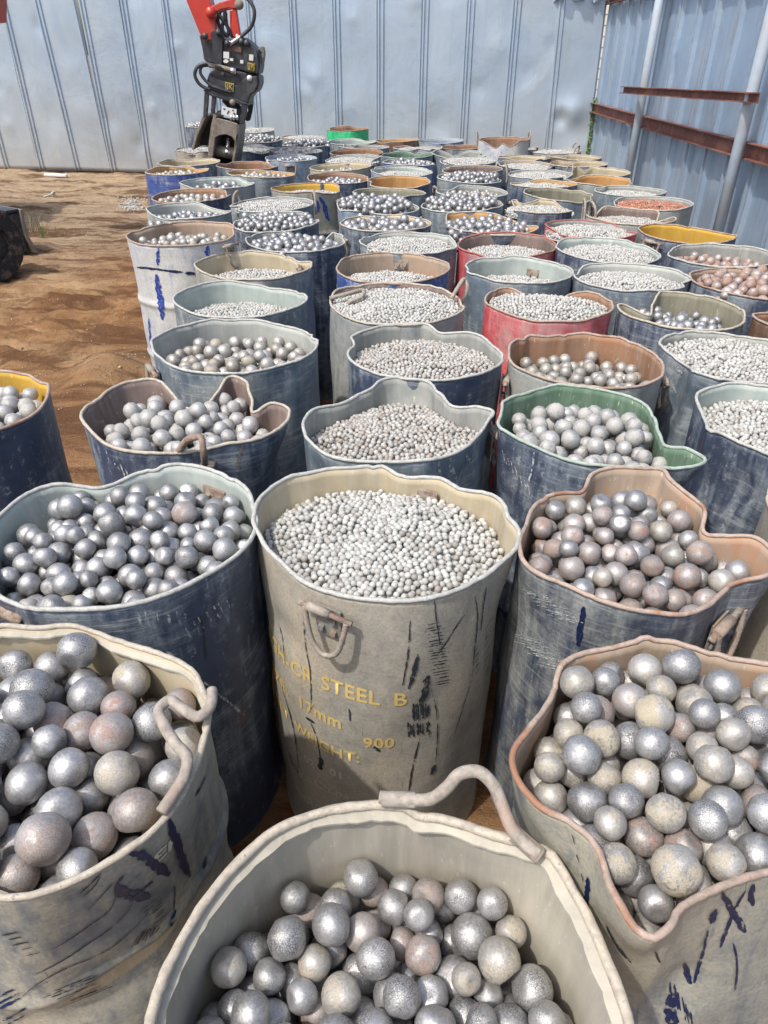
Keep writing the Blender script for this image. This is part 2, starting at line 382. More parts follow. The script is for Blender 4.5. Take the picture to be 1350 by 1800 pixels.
def build_ground():
    xs = np.concatenate([np.linspace(-9.5, -5.5, 41)[:-1], np.linspace(-5.5, -1.0, 190)[:-1], np.linspace(-1.0, 4.5, 50)])
    ys = np.concatenate([np.linspace(-3, 1.5, 40)[:-1], np.linspace(1.5, 8, 230)[:-1], np.linspace(8, 15, 110)])
    X, Y = np.meshgrid(xs, ys); Z = ground_h(X, Y)
    V = np.stack([X, Y, Z], -1).reshape(-1, 3); nx = len(xs); Fc = []
    for j in range(len(ys) - 1):
        for i in range(nx - 1):
            a = j * nx + i; Fc.append((a, a + 1, a + nx + 1, a + nx))
    s = NT('dirt'); c = s.n('TexCoord').outputs['Object']
    n1 = s.noise(c, 0.55, 5, 0.6, 0.4); n2 = s.noise(s.scaled(c, (1.2, 4.5, 1)), 1.6, 7, 0.68, 0.5); n3 = s.noise(c, 34, 6, 0.7); n4 = s.noise(c, 150, 3, 0.7)
    y = s.n('SeparateXYZ', {'Vector': c}).outputs[1]
    col = s.mix(s.ramp(n2, 0.32, 0.66), (0.17, 0.082, 0.036), (0.37, 0.215, 0.105))
    # damp, churned red-brown belt nearer the drums; drier pale sand further back
    dry = s.ramp(s.math('ADD', y, s.math('MULTIPLY', n1, 4.0)), 8.6, 10.4)
    col = s.mix(dry, col, s.mix(s.ramp(n2, 0.35, 0.65), (0.30, 0.21, 0.13), (0.47, 0.36, 0.24)))
    col = s.mix(s.math('MULTIPLY', s.ramp(n1, 0.54, 0.64), 0.55), col, (0.46, 0.32, 0.18))
    n5 = s.noise(s.scaled(c, (0.7, 2.6, 1)), 1.0, 7, 0.72, 1.0)
    col = s.mix(s.math('MULTIPLY', s.ramp(n5, 0.49, 0.57), 0.85), col, (0.12, 0.058, 0.028))
    col = s.mix(s.math('MULTIPLY', s.ramp(n5, 0.40, 0.30), 0.6), col, (0.56, 0.42, 0.26))
    col = s.mix(s.math('MULTIPLY', s.ramp(n3, 0.56, 0.68), 0.6), col, (0.11, 0.055, 0.03))
    col = s.mix(s.math('MULTIPLY', s.ramp(n4, 0.70, 0.74), 0.7), col, (0.58, 0.52, 0.44))
    nb = s.bump(s.math('ADD', s.math('MULTIPLY', n2, 1.3), s.math('ADD', n3, s.math('MULTIPLY', n4, 0.3))), 0.9, 0.03)
    m = s.done(col, 0.92, 0, nb, 0.2)
    tag(obj('ground', new_mesh('ground', V, Fc), m), 'brown churned dirt yard left of the drums', 'ground', kind='structure')
    V2 = [(-700, -700, -0.35), (700, -700, -0.35), (700, 700, -0.35), (-700, 700, -0.35)]
    tag(obj('terrain', new_mesh('terrain', V2, [(0, 1, 2, 3)], False), m), 'flat earth beyond the fences', 'ground', kind='structure')
build_ground()

# ------------------------------------------------------------------ sheet-metal fences
def mat_sheet(name, a, b, dirt, streak):
    s = NT(name); c = s.coord(False); rc = s.coord()
    n1 = s.noise(rc, 1.1, 5, 0.6, 0.8); n2 = s.noise(c, 9, 6, 0.7); nv = s.noise(s.scaled(c, (16, 16, 0.9)), 1.0, 6, 0.65, 0.3)
    z = s.n('SeparateXYZ', {'Vector': c}).outputs[2]
    col = s.mix(s.ramp(n1, 0.32, 0.68), a, b)
    # rain-splashed soil low on the sheets
    lowm = s.math('MULTIPLY', s.ramp(s.math('ADD', z, s.math('MULTIPLY', n2, 0.9)), 1.75, 0.45), 0.62)
    col = s.mix(lowm, col, dirt)
    col = s.mix(s.math('MULTIPLY', s.ramp(nv, 0.54, 0.74), streak), col, (0.27, 0.20, 0.16))
    sp = s.math('MULTIPLY', s.ramp(s.noise(c, 38, 4, 0.75), 0.70, 0.73), s.ramp(s.noise(c, 1.7, 3, 0.5), 0.52, 0.6))
    col = s.mix(sp, col, (0.25, 0.10, 0.05))
    nb = s.bump(s.math('ADD', n1, s.math('MULTIPLY', n2, 0.15)), 0.25, 0.05)
    return s.done(col, s.ramp(n2, 0.3, 0.7, 0.36, 0.52), 0.38, nb, 0.5)
M_SHEET = mat_sheet('galvanised_sheet', (0.38, 0.48, 0.59), (0.47, 0.555, 0.63), (0.47, 0.46, 0.42), 0.14)
M_SHEETR = mat_sheet('painted_blue_sheet', (0.29, 0.40, 0.54), (0.38, 0.48, 0.59), (0.38, 0.44, 0.48), 0.62)
def panel_profile(w, k=1.0):
    # (offset along, proud height) : flat pan, then a folded double seam
    s = w
    return [(u_, d_ * k) for u_, d_ in [(0.0, -0.022), (0.006, -0.022), (0.010, 0.030), (0.030, 0.030), (0.040, 0.004), (0.062, 0.004), (0.070, 0.024), (0.088, 0.024), (0.100, 0.0),
            (0.13, 0.0), *[(0.13 + (s - 0.18) * k / 9, 0.005 * math.sin(math.pi * k / 9)) for k in range(1, 9)], (s - 0.05, 0.0), (s - 0.012, 0.0), (s - 0.008, -0.020), (s + 0.012, -0.024)]]
def fence_panel(name, p0, dirv, nrm, w, h0, h1, parent, mat, dents, seed, lean=0.0, lean_top=0.0, k=1.0):
    pr = panel_profile(w, k); rows = 46; V = []; Fc = []
    rng = np.random.default_rng(seed)
    own = [(rng.uniform(0.1, w), rng.uniform(0.1, h1), rng.uniform(0.05, 0.3), rng.uniform(-0.022, 0.022)) for _ in range(7)] + dents
    for j in range(rows + 1):
        z = h0 + (h1 - h0) * j / rows
        for (u, d) in pr:
            dd = d
            for (du, dz, dr, da) in own:
                q = ((u - du) ** 2 + (z - dz) ** 2) / dr ** 2
                if q < 6: dd += da * math.exp(-q)
            dd += 0.012 * (float(vnoise(u * 2.0 + seed * 3.1, z * 1.4, seed)) - 0.5)
            t = (z - h0) / (h1 - h0)
            p = p0 + dirv * (u + lean * t) + nrm * (dd + lean_top * t); V.append(Vector((p.x, p.y, z)))
    n = len(pr)
    for j in range(rows):
        for i in range(n - 1):
            a = j * n + i; Fc.append((a, a + 1, a + n + 1, a + n))
    me = new_mesh(name, V, Fc, True); me.set_sharp_from_angle(angle=math.radians(28))
    o = obj(name, me, mat, parent)
    md = o.modifiers.new('thickness', 'SOLIDIFY'); md.thickness = 0.003; md.offset = -1
    return o
BW0 = Vector((-8.4, 13.60, 0)); BWC = Vector((3.05, 11.95, 0))
BWD = (BWC - BW0).normalized(); BWN = Vector((BWD.y, -BWD.x, 0))
def build_back_wall():
    root = empty('sheet_metal_fence', BW0)
    tag(root, 'pale grey-blue corrugated metal fence across the back, behind the excavator grab', 'fence')
    L = (BWC - BW0).length; n = 18; w = L / n
    for i in range(n):
        p0 = BWD * (w * i)
        d = []
        lean = 0; lt = 0; h1 = 3.0
        if i == n - 1:
            d = [(0.35, 1.05, 0.16, 0.05), (0.2, 0.98, 0.1, -0.05), (0.45, 0.5, 0.2, 0.03)]; lean = -0.05; h1 = 2.46
        if i == 11: d = [(0.3, 1.45, 0.10, 0.022), (0.22, 1.40, 0.09, -0.02)]
        if i == 6: lean = 0.0
        if i == 5: lean = -0.11           # sheet sprung away: the gap with weeds showing through
        if i == 6: lt = 0.05
        bottom = 0.05 + 0.02 * random.random()
        if i < 7: bottom = 0.10
        fence_panel('panel', p0, BWD, BWN, w, bottom, h1, root, M_SHEET, d, 100 + i, lean, lt, 0.95)
    # crumpled top of the corner sheet
    V = []; Fc = []; nu, nv = 14, 9
    rng = np.random.default_rng(3)
    for j in range(nv + 1):
        for i in range(nu + 1):
            u = L - w - 0.12 + (w + 0.12) * i / nu; v = j / nv
            z = 2.40 + 0.30 * math.sin(v * 2.1) + rng.uniform(-.035, .035)
            d = 0.02 + 0.20 * v * v + rng.uniform(-.04, .04) + 0.05 * math.sin(i * 1.3)
            p = BWD * u + BWN * d; V.append((p.x, p.y, z))
    for j in range(nv):
        for i in range(nu):
            a = j * (nu + 1) + i; Fc.append((a, a + 1, a + nu + 2, a + nu + 1))
    o = obj('crumpled_sheet', new_mesh('crumpled_sheet', V, Fc, False), M_SHEET, root)
    md = o.modifiers.new('thickness', 'SOLIDIFY'); md.thickness = 0.003
build_back_wall()
RUSTRAIL = mat_simple('rail_red_oxide', (0.17, 0.065, 0.05), 0.7, 0, 0.3, 14, 0.3, (0.30, 0.15, 0.10), 0.7)
POSTM = mat_simple('post_grey', (0.40, 0.47, 0.54), 0.6, 0.0, 0.1, 12, 0.1, (0.36, 0.34, 0.31), 0.5)
RW0 = Vector((3.10, 11.98, 0)); RWD = Vector((-0.027, -1, 0)).normalized(); RWN = Vector((-1, 0.027, 0)).normalized()
def build_right_wall():
    root = empty('sheet_metal_fence', RW0)
    tag(root, 'blue ribbed metal fence along the right with rusty rails and pipe posts', 'fence')
    w = 0.52; n = 24
    for i in range(n):
        fence_panel('panel', RWD * (w * i), RWD, RWN, w, 0.03, 3.1, root, M_SHEETR, [], 300 + i, k=1.5)
    def on(px, py, off):   # place on the fence plane, off metres proud
        d = ray(px, py); P0 = RW0 + RWN * off
        t = (P0 - CAM).dot(RWN) / d.dot(RWN); return CAM + d * t - RW0
    for (a, b) in (((1165, 0), (1100, 305)), ((1338, 100), (1262, 405))):
        A = on(*a, 0.17); B = on(*b, 0.17); x, y = (A.x + B.x) / 2, (A.y + B.y) / 2
        tube('post', [(x, y, 0.0), (x, y, 1.6), (x + 0.01, y, 3.1)], 0.045, POSTM, root, 14)
    # long channel rail sagging a little toward the camera
    A = on(1037, 187, 0.06); B = on(1350, 273, 0.06)
    dv = (B - A).normalized(); B = B + dv * 2.2
    def channel(name, A, B, h=0.10, d=0.06):
        ax = (B - A); L = ax.length; ax.normalize(); up = Vector((0, 0, 1)); up = (up - ax * up.dot(ax)).normalized(); nn = RWN
        prof = [(0, -h / 2), (d, -h / 2), (d, -h / 2 + 0.008), (0.008, -h / 2 + 0.008), (0.008, h / 2 - 0.008), (d, h / 2 - 0.008), (d, h / 2), (0, h / 2)]
        V = []; ns = 16
        for k in range(ns + 1):
            p = A + ax * (L * k / ns)
            for (q, r) in prof: V.append(p + nn * q + up * (r + 0.0012 * math.sin(k * 1.1)))
        m = len(prof); Fc = [(k * m + i, k * m + (i + 1) % m, (k + 1) * m + (i + 1) % m, (k + 1) * m + i) for k in range(ns) for i in range(m)]
        Fc += [tuple(range(m))[::-1], tuple(ns * m + i for i in range(m))]
        return obj(name, new_mesh(name, V, Fc, False), RUSTRAIL, root)
    channel('rail', A, B, 0.12)
    channel('rail', on(1097, 158, 0.28), on(1335, 172, 0.19), 0.07, 0.05)
    A = on(1068, 2, 0.05); channel('rail', A, A + RWD * 9, 0.09)
build_right_wall()

# ------------------------------------------------------------------ drums
HD = 0.88
# key, cx, cy, w, outer, inner, content, fr, opts, label      (rim centre, width in photograph pixels)
T = []
def D(key, cx, cy, w, outer, inner, content, fr, label, **k): T.append(dict(key=key, cx=cx, cy=cy, w=w, outer=outer, inner=inner, content=content, fr=fr, label=label, **k))
# --- traced rims (near)
TR = {
 'E2': [(265,1800),(300,1690),(350,1600),(420,1520),(500,1452),(570,1420),(645,1408),(730,1412),(830,1440),(950,1502),(1020,1580),(1070,1680),(1110,1800),(1118,1900),(1040,2090),(880,2220),(690,2260),(480,2210),(320,2080),(252,1910)],
 'E1': [(372,1255),(376,1225),(350,1180),(290,1140),(200,1106),(100,1089),(0,1092),(-100,1112),(-200,1165),(-270,1230),(-290,1310),(-255,1400),(-180,1480),(-90,1530),(0,1556),(60,1552),(110,1538),(200,1498),(280,1440),(315,1395),(345,1335)],
 'E3': [(879,1340),(905,1290),(940,1240),(985,1166),(1010,1148),(1080,1133),(1160,1128),(1240,1148),(1320,1168),(1420,1200),(1520,1270),(1565,1350),(1555,1420),(1500,1470),(1420,1505),(1350,1526),(1260,1560),(1205,1588),(1172,1612),(1152,1646),(1122,1660),(1098,1645),(1070,1605),(1045,1560),(1030,1512),(1010,1480),(985,1460),(930,1430),(900,1397)],
 'D1': [(915,963),(922,922),(930,900),(946,876),(972,861),(1024,850),(1039,831),(1072,820),(1128,820),(1165,824),(1178,841),(1206,859),(1238,885),(1247,918),(1294,930),(1331,941),(1358,963),(1374,990),(1350,1011),(1296,1019),(1262,1037),(1243,1056),(1202,1076),(1146,1073),(1080,1059),(1035,1044),(991,1026),(943,1007),(921,988)],
 'D2': [(449,918),(441,874),(419,848),(389,831),(333,817),(289,817),(230,830),(178,846),(141,848),(74,857),(22,878),(-10,905),(-28,950),(-25,1000),(0,1046),(37,1066),(93,1074),(167,1072),(241,1061),(315,1037),(370,1007),(407,981),(437,948)],
 'B22': [(450,912),(453,885),(476,858),(503,840),(546,827),(615,817),(676,815),(696,823),(777,833),(823,854),(873,873),(891,889),(899,908),(911,931),(906,954),(884,985),(854,1012),(800,1035),(719,1050),(642,1046),(584,1031),(526,1008),(488,981),(461,950)],
 'A25': [(145,722),(155,750),(185,775),(235,789),(300,790),(380,779),(450,770),(490,750),(509,724),(500,710),(475,706),(449,713),(441,690),(430,664),(410,657),(380,677),(350,692),(325,692),(300,678),(270,664),(225,670),(185,690)],
 'B21': [(535,742),(541,770),(565,795),(610,808),(675,813),(735,810),(785,800),(822,782),(836,765),(858,740),(869,722),(845,713),(795,703),(770,686),(750,667),(715,662),(675,666),(655,677),(600,700),(550,717)],
 'B20': [(613,620),(630,636),(675,649),(740,658),(825,650),(873,638),(890,626),(866,600),(825,576),(770,570),(750,563),(700,563),(650,569),(620,573),(614,583),(620,595),(612,606)],
 'C34': [(894,618),(900,600),(918,590),(975,586),(1020,583),(1068,586),(1125,605),(1155,622),(1166,645),(1161,664),(1125,677),(1065,681),(1005,668),(955,661),(910,644)],
 'C36': [(879,748),(878,722),(888,703),(925,687),(985,677),(1050,682),(1110,695),(1153,720),(1161,745),(1175,773),(1213,788),(1240,806),(1222,817),(1170,820),(1110,817),(1035,808),(1000,797),(945,776),(902,760)],
 'C33': [(1142,583),(1170,573),(1240,571),(1298,577),(1350,588),(1400,598),(1428,615),(1420,635),(1390,648),(1350,654),(1310,654),(1263,649),(1240,650),(1212,653),(1203,639),(1196,620),(1177,609),(1152,597)],
 'C37': [(1231,700),(1249,683),(1282,675),(1350,680),(1440,690),(1520,715),(1575,755),(1580,795),(1530,825),(1460,830),(1400,815),(1350,793),(1310,776),(1270,762),(1258,763),(1249,744),(1238,725)],
 'C32': [(1086,546),(1100,538),(1150,542),(1155,527),(1172,516),(1240,523),(1287,536),(1317,550),(1320,563),(1306,576),(1260,583),(1200,582),(1130,567),(1098,555)],
 'A21': [(427,421),(440,409),(478,405),(512,411),(530,413),(552,419),(575,412),(590,408),(598,420),(599,431),(590,440),(560,445),(520,443),(470,440),(436,433)],
 'C22': [(785,382),(797,373),(835,371),(878,376),(908,384),(925,391),(944,397),(940,405),(918,410),(880,412),(840,408),(808,399),(788,391)],
 'A24': [(272,588),(278,575),(310,562),(370,552),(430,548),(490,556),(535,570),(552,583),(568,592),(563,605),(530,618),(490,627),(440,637),(390,641),(340,637),(300,624),(276,604)],
 'A23': [(308,523),(316,510),(338,496),(375,490),(420,490),(470,494),(520,505),(543,518),(544,528),(525,542),(480,549),(430,551),(370,546),(330,538)],
 'A22': [(345,463),(360,453),(400,445),(450,443),(500,447),(528,457),(558,464),(548,476),(520,487),(470,493),(420,491),(375,483),(352,474)],
 'B19': [(583,518),(600,506),(640,497),(690,493),(740,495),(780,505),(805,520),(815,533),(805,548),(770,560),(720,567),(660,565),(615,553),(590,537)],
 'C31': [(846,518),(855,509),(905,505),(935,512),(960,517),(1010,510),(1050,514),(1075,529),(1080,542),(1062,552),(1010,560),(950,557),(890,545),(855,532)],
 'C28': [(821,464),(832,455),(870,449),(915,448),(965,455),(1005,468),(1008,480),(990,491),(940,496),(895,490),(845,481),(828,478),(830,472)],
 'A16': [(253,357),(262,351),(300,350),(345,354),(385,362),(412,374),(408,384),(385,389),(350,387),(310,381),(270,371)],
 'A14': [(319,314),(335,310),(362,311),(376,307),(410,308),(435,313),(455,322),(440,329),(410,332),(380,330),(350,324),(325,320)],
 'C19': [(899,347),(915,352),(940,350),(962,347),(982,354),(1000,365),(1008,371),(985,375),(950,375),(920,370),(905,364),(907,358)],
 'C24': [(1115,394),(1130,391),(1170,391),(1210,394),(1255,402),(1292,414),(1290,421),(1250,424),(1200,421),(1150,414),(1120,404)],
 'B18': [(598,462),(610,452),(650,444),(700,443),(750,448),(775,455),(797,464),(790,474),(765,484),(720,495),(670,499),(630,492),(603,477)],
}
D('E2',690,1800,860,'tan','dust','pack',0,'dusty tan steel drum nearest the camera, half full of silver balls, bent rod on rim', H=0.80)
D('E1',40,1320,670,'tanblue','tan','pack',0,'dusty tan drum at lower left with dark blue scrape marks and a curled rod', H=0.88)
D('E3',1225,1380,690,'tanblue','rusttan','pack',0,'dusty drum at lower right whose rust-pink rim sags to a spout in front', H=0.88)
D('D1',1140,950,450,'navy_dusty','rusttan','pack',0,'dark blue drum with crumpled rust-pink rim at right, above the spouted drum')
D('D2',210,945,470,'navy','palegreen','pack',0,'wide dark blue drum at left with pale rim, heaped with silver balls')
D('B22',680,931,458,'tan','tan','carpet',0.18,'tan drum in the middle with yellow stencilled writing, filled with pale beads')
D('A25',325,725,363,'navy','umber','pack',0,'dark blue drum at left with brown lining and two deep folds in its back rim', ball=0.0255, tone='grey', lv=0.105)
D('B21',702,745,335,'slate','grey','carpet',0.30,'grey drum behind the stencilled one, back rim bent up, beads like brown-grey gravel', bead='tan')
D('B20',751,612,282,'navy','grey','carpet',0.28,'dark navy drum full of brownish beads, left of the rust-lined drum', bead='tan')
D('C34',1030,637,275,'grey','rust','pack',0,'dusty grey drum with rust-brown lining and one pale stripe inside, above the green-lined drum', ball=0.0235, tone='dusty', lv=0.13)
D('C36',1050,750,360,'navy','green','pack',0,'navy drum with green lining, rim stretched to a point at its right', ball=0.0255, tone='grey', lv=0.105)
D('C33',1285,612,285,'slate','grey','carpet',0.12,'slate drum at right edge with shiny dented corner, full of white beads')
D('C37',1405,755,350,'navy','palegreen','carpet',0.2,'deep blue drum at right edge of the picture, folded left side, full of white beads')
D('C38',1515,855,425,'tan','tan','carpet',0.4,'plain tan drum cut off by the right edge beside the crumpled rust-rimmed drum')
D('C32',1203,548,236,'navy','olive','h:silver',0.42,'navy drum with olive lining and pinched left end, row of big balls showing')
D('C35',1453,562,256,'rust','rust','h:rustred',0.3,'rusty drum barely showing at the right edge beside the olive-lined drum')
D('A26',-95,708,338,'navy','yellow','h:grey',0.12,'dark blue drum with yellow lining cut off by the left edge')
# --- left column
D('A24',420,593,296,'slate','pale','h:dusty',0.28,'slate drum with pale lining and sand-dusted balls, behind the brown folded drum')
D('A23',427,520,238,'slate','palegreen','carpet',0.6,'grey drum with pale green lining, beads low inside, shiny dent at right')
D('A22',452,466,214,'grey','tan','carpet',0.62,'grey drum with cream lining and dark seam inside, few beads at bottom')
D('A17',325,409,190,'white','rusttan','h:dusty',0.36,'tall whitewashed drum streaked with bright blue at the left end of the rows', H=0.95)
D('A16',333,369,160,'grey','pale','h:silver',0.5,'grey drum with sloping rim directly behind the whitewashed drum')
D('A15',336,344,143,'navy','rust','h:dusty',0.3,'dark drum with brown lining and dusty balls behind the sloping grey drum')
D('A14',388,319,136,'grey','palegreen','h:silver',0.62,'light grey wavy-rimmed drum right of the orange-lined blue drum')
D('A11',309,299,119,'blue','orange','h:dusty',0.45,'bright blue drum with orange lining at the rear left corner of the rows')
D('A10',333,284,106,'slate','tan','',0.6,'grey drum with dull lining just left of the grab jaws')
D('A13',440,305,115,'slate','orange','h:dusty',0.5,'slate drum with brown-orange lining below the grab jaws')
D('A12',438,293,108,'navy','rust','',0.6,'dark rusty-rimmed drum tucked under the grab jaws')
D('A7',362,262,88,'tan','pale','carpet',0.1,'whitish drum full of beads behind the left grab jaw')
D('A6',432,260,86,'navy','pale','carpet',0.1,'navy drum full of beads right behind the right grab jaw')
D('A3',455,246,84,'navy','pale','h:silver',-0.3,'navy drum heaped with shiny balls, second behind the grab')
D('A2',447,228,76,'grey','pale','carpet',0.05,'grey drum full of white beads against the fence behind the grab')
D('A1',362,221,72,'navy','pale','h:silver',-0.1,'small-looking navy drum of balls left behind the grab, touching the fence')
D('A18',479,358,146,'slate','grey','carpet',0.12,'dark drum of white beads with two rusty hoop handles standing up', hoops=((160,),(20,)))
D('A20',487,390,154,'navy','grey','h:silver',-0.02,'navy drum heaped with big silver balls, below the two-hooped bead drum')
D('A21',513,425,174,'navy','grey','h:silver',0.10,'deep navy drum with notched back rim and large balls, left of the cream seam drum')
D('A19',545,328,132,'tanblue','yellow','carpet',0.66,'drum with golden yellow lining and blue paint drips below its rim')
D('A9',510,277,96,'steelblue','blue','h:silver',0.5,'light blue six-sided looking drum with hanging rebar handle')
D('A8',520,264,92,'navy','grey','h:grey',0.1,'navy drum of dull balls behind the light blue drum')
D('A5',541,254,90,'navy','grey','h:silver',-0.2,'navy drum heaped with small shiny balls in front of the orange-lipped one')
D('A4',535,241,82,'grey','orange','carpet',0.1,'drum with orange lip full of pale beads, left of the green drum')
# --- middle
D('B1',610,226,80,'green','rust','',0.5,'bright green dented drum with red inside, standing against the fence', H=0.94)
D('B2',640,249,84,'slate','palegreen','',0.6,'grey drum with pale inside directly in front of the green drum')
D('B3',636,258,88,'slate','grey','',0.6,'thin-rimmed grey drum, second in front of the green drum')
D('B4',631,268,93,'navy','rust','',0.6,'dark brown-rimmed drum, third in front of the green drum')
D('B4b',622,277,98,'grey','grey','carpet',0.25,'grey drum with bead layer, fourth in front of the green drum')
D('B5',603,290,111,'tan','tan','h:dusty',0.66,'tan drum with cream inside and few balls, between yellow and olive drums')
D('B6',592,313,108,'navy','rust','h:silver',0.35,'dark drum with silver balls and reddish lining behind the yellow-lined drum')
D('B7',692,247,74,'rust','orange','',0.3,'rusty orange drum beside the green one against the fence')
D('B8',762,247,72,'steelblue','blue','',0.5,'blue-grey drum against the fence right of the rusty orange one')
D('B9',820,258,84,'navy','rust','',0.4,'navy drum with rusty rim left of the white handled pail')
D('B10',740,260,90,'slate','grey','carpet',0.3,'pale grey drum with reddish beads in front of the blue-grey fence drum', bead='tan')
D('B10b',722,271,92,'slate','green','',0.5,'dull green-rimmed drum behind the blue drum of shiny balls')
D('B11',720,285,100,'blue','grey','h:silver',0.15,'blue drum of small shiny balls in the middle of the rear rows')
D('B12',707,300,106,'steelblue','palegreen','carpet',0.45,'pale-rimmed light blue drum with a patch of white beads')
D('B13',699,319,116,'navy','orange','',0.5,'navy drum with plain orange-tan inside and wavy rim')
D('B14',683,338,127,'slate','olive','carpet',0.75,'grey drum with olive inside and pale scratch mark, behind the heaped silver drum')
D('B15',664,359,147,'steelblue','pale','h:silver',-0.12,'light blue drum heaped with silver balls in the middle')
D('B16',681,394,163,'navy','tan','h:silver',0.12,'navy drum with cream inside and silver balls, left of the orange-lined ball drum')
D('B17',711,432,172,'slate','pale','carpet',0.2,'grey drum of white beads with a sharp fold sticking up at its right')
D('B18',697,473,200,'blue','rusttan','carpet',0.6,'bright blue and white drum with peach-brown lining and bolted plate inside')
D('B19',699,531,232,'grey','umber','carpet',0.1,'dusty tan-grey drum brim full of white beads, rebar bent over both sides')
# --- right
D('C1',878,244,74,'white','rust','',0.6,'white pail-like drum with handles standing against the fence', hoops=((170,),(10,)), H=1.0)
D('C2',899,262,84,'slate','tan','',0.4,'drum with cream inside in front of the white handled pail')
D('C3',963,264,86,'grey','grey','carpet',0.3,'grey drum with two wire-like hoops near the fence corner', hoops=((150,),(30,)))
D('C4',832,269,92,'slate','grey','',0.4,'dark grey crushed-rim drum behind the white bead drum')
D('C5',823,281,98,'slate','pale','carpet',0.05,'drum brim full of coarse white beads behind the brown-lined one')
D('C6',916,274,92,'slate','tan','',0.4,'battered drum with crumpled cream inside, rear right of middle')
D('C7',927,289,100,'navy','rusttan','carpet',0.3,'navy drum with rusty-tan lining behind the two-hooped grey bead drum')
D('C8a',1008,277,92,'rust','tan','',0.4,'tan-rimmed rusty drum nearest the fence corner')
D('C8b',1020,288,98,'navy','tan','',0.3,'navy drum with sand-coloured inside by the right fence')
D('C9',828,297,112,'slate','umber','',0.6,'grey drum with brownish scraped inside, empty looking')
D('C10',825,313,110,'slate','grey','h:silver',-0.05,'slate drum with very shiny balls in front of the brown-lined one')
D('C11',949,306,112,'slate','grey','carpet',0.25,'grey drum of white beads with two hoop handles, right of middle', hoops=((165,),(15,)))
D('C12',1045,299,104,'steelblue','tan','',0.4,'silvery crushed drum with torn cream inside by the right fence')
D('C13',957,322,112,'navy','orange','carpet',0.4,'navy drum with orange band inside over white beads')
D('C14',1064,317,116,'grey','orange','',0.5,'slate drum with plain orange-brown inside along the right fence')
D('C15',829,336,120,'slate','grey','h:dusty',0.2,'grey drum of dusty cream balls behind a heap of silver ones')
D('C16',980,340,125,'slate','olive','',0.6,'empty drum with olive-grey inside behind the sand-sheeted drum')
D('C17',1106,336,124,'slate','grey','carpet',0.45,'grey drum with few beads along the right fence, behind the red bead one')
D('C18',812,359,140,'slate','grey','h:silver',-0.15,'slate drum overflowing with silver balls right of middle')
D('C19',953,361,126,'navy','tan','carpet',0.4,'navy drum whose rim is lined with crumpled sand-coloured sheet')
D('C20',1132,357,122,'grey','grey','carpet',0.2,'grey drum filled with brick-red rusty beads', bead='red')
D('C21',1138,379,158,'grey','umber','carpet',0.5,'dusty grey battered drum with two tall pale hoops, behind the yellow-lined drum', hoops=((170,),(12,)), bead='tan')
D('C22',865,390,160,'navy','orange','h:silver',0.12,'navy drum with golden lining and spout at right, full of silver balls')
D('C23',1038,402,162,'red','grey','carpet',0.2,'faded red drum full of white beads, the rear one of the right pair')
D('C24',1204,407,178,'navy','yellow','',0.5,'navy drum with bright rusty yellow inside, empty')
D('C25',896,432,172,'red','umber','carpet',0.5,'faded red drum with brown streaked inside and beads low, middle')
D('C26',1071,448,178,'navy','palegreen','carpet',0.2,'navy drum of white beads in front of the rear red drum')
D('C27',1264,445,182,'navy','grey','h:rustred',0.4,'navy drum with grey inside and rust-coloured balls, beside the blue fence')
D('C28',915,474,192,'slate','palegreen','carpet',0.7,'slate drum with clean pale green inside and few beads')
D('C29',1110,485,198,'slate','pale','carpet',0.25,'slate drum of white beads right of the clean pale green one')
D('C30',1318,486,212,'navy','rusttan','h:rustred',0.0,'navy drum brim full of rusty orange and cream balls, right edge', )
D('C31',963,533,235,'red','rust','carpet',0.12,'bright red drum with rusty rim full of white beads, nearest of the red ones')

for d in T:
    H = d.get('H', HD); d['H'] = H
    if d['key'] in TR:
        P = [at_z(x, y, H) for x, y in TR[d['key']]]
        n = len(P)
        Q = spline(P, 200, True)
        A = np.array([[q.x, q.y] for q in Q])
        # circle fit
        Mx = np.c_[2 * A, np.ones(len(A))]; b = (A ** 2).sum(1); sol = np.linalg.lstsq(Mx, b, rcond=None)[0]
        cx, cy = sol[0], sol[1]; R = math.sqrt(max(sol[2] + cx * cx + cy * cy, 0.01))
        d['trace'] = Q; d['R'] = min(max(R, 0.262), 0.30); d['x'], d['y'] = cx, cy
    else:
        p = at_z(d['cx'], d['cy'], H); Z = (p - CAM).dot(FWD)
        d['R'] = min(max(d['w'] / 2 * Z / F, 0.272), 0.290); d['x'], d['y'] = p.x, p.y
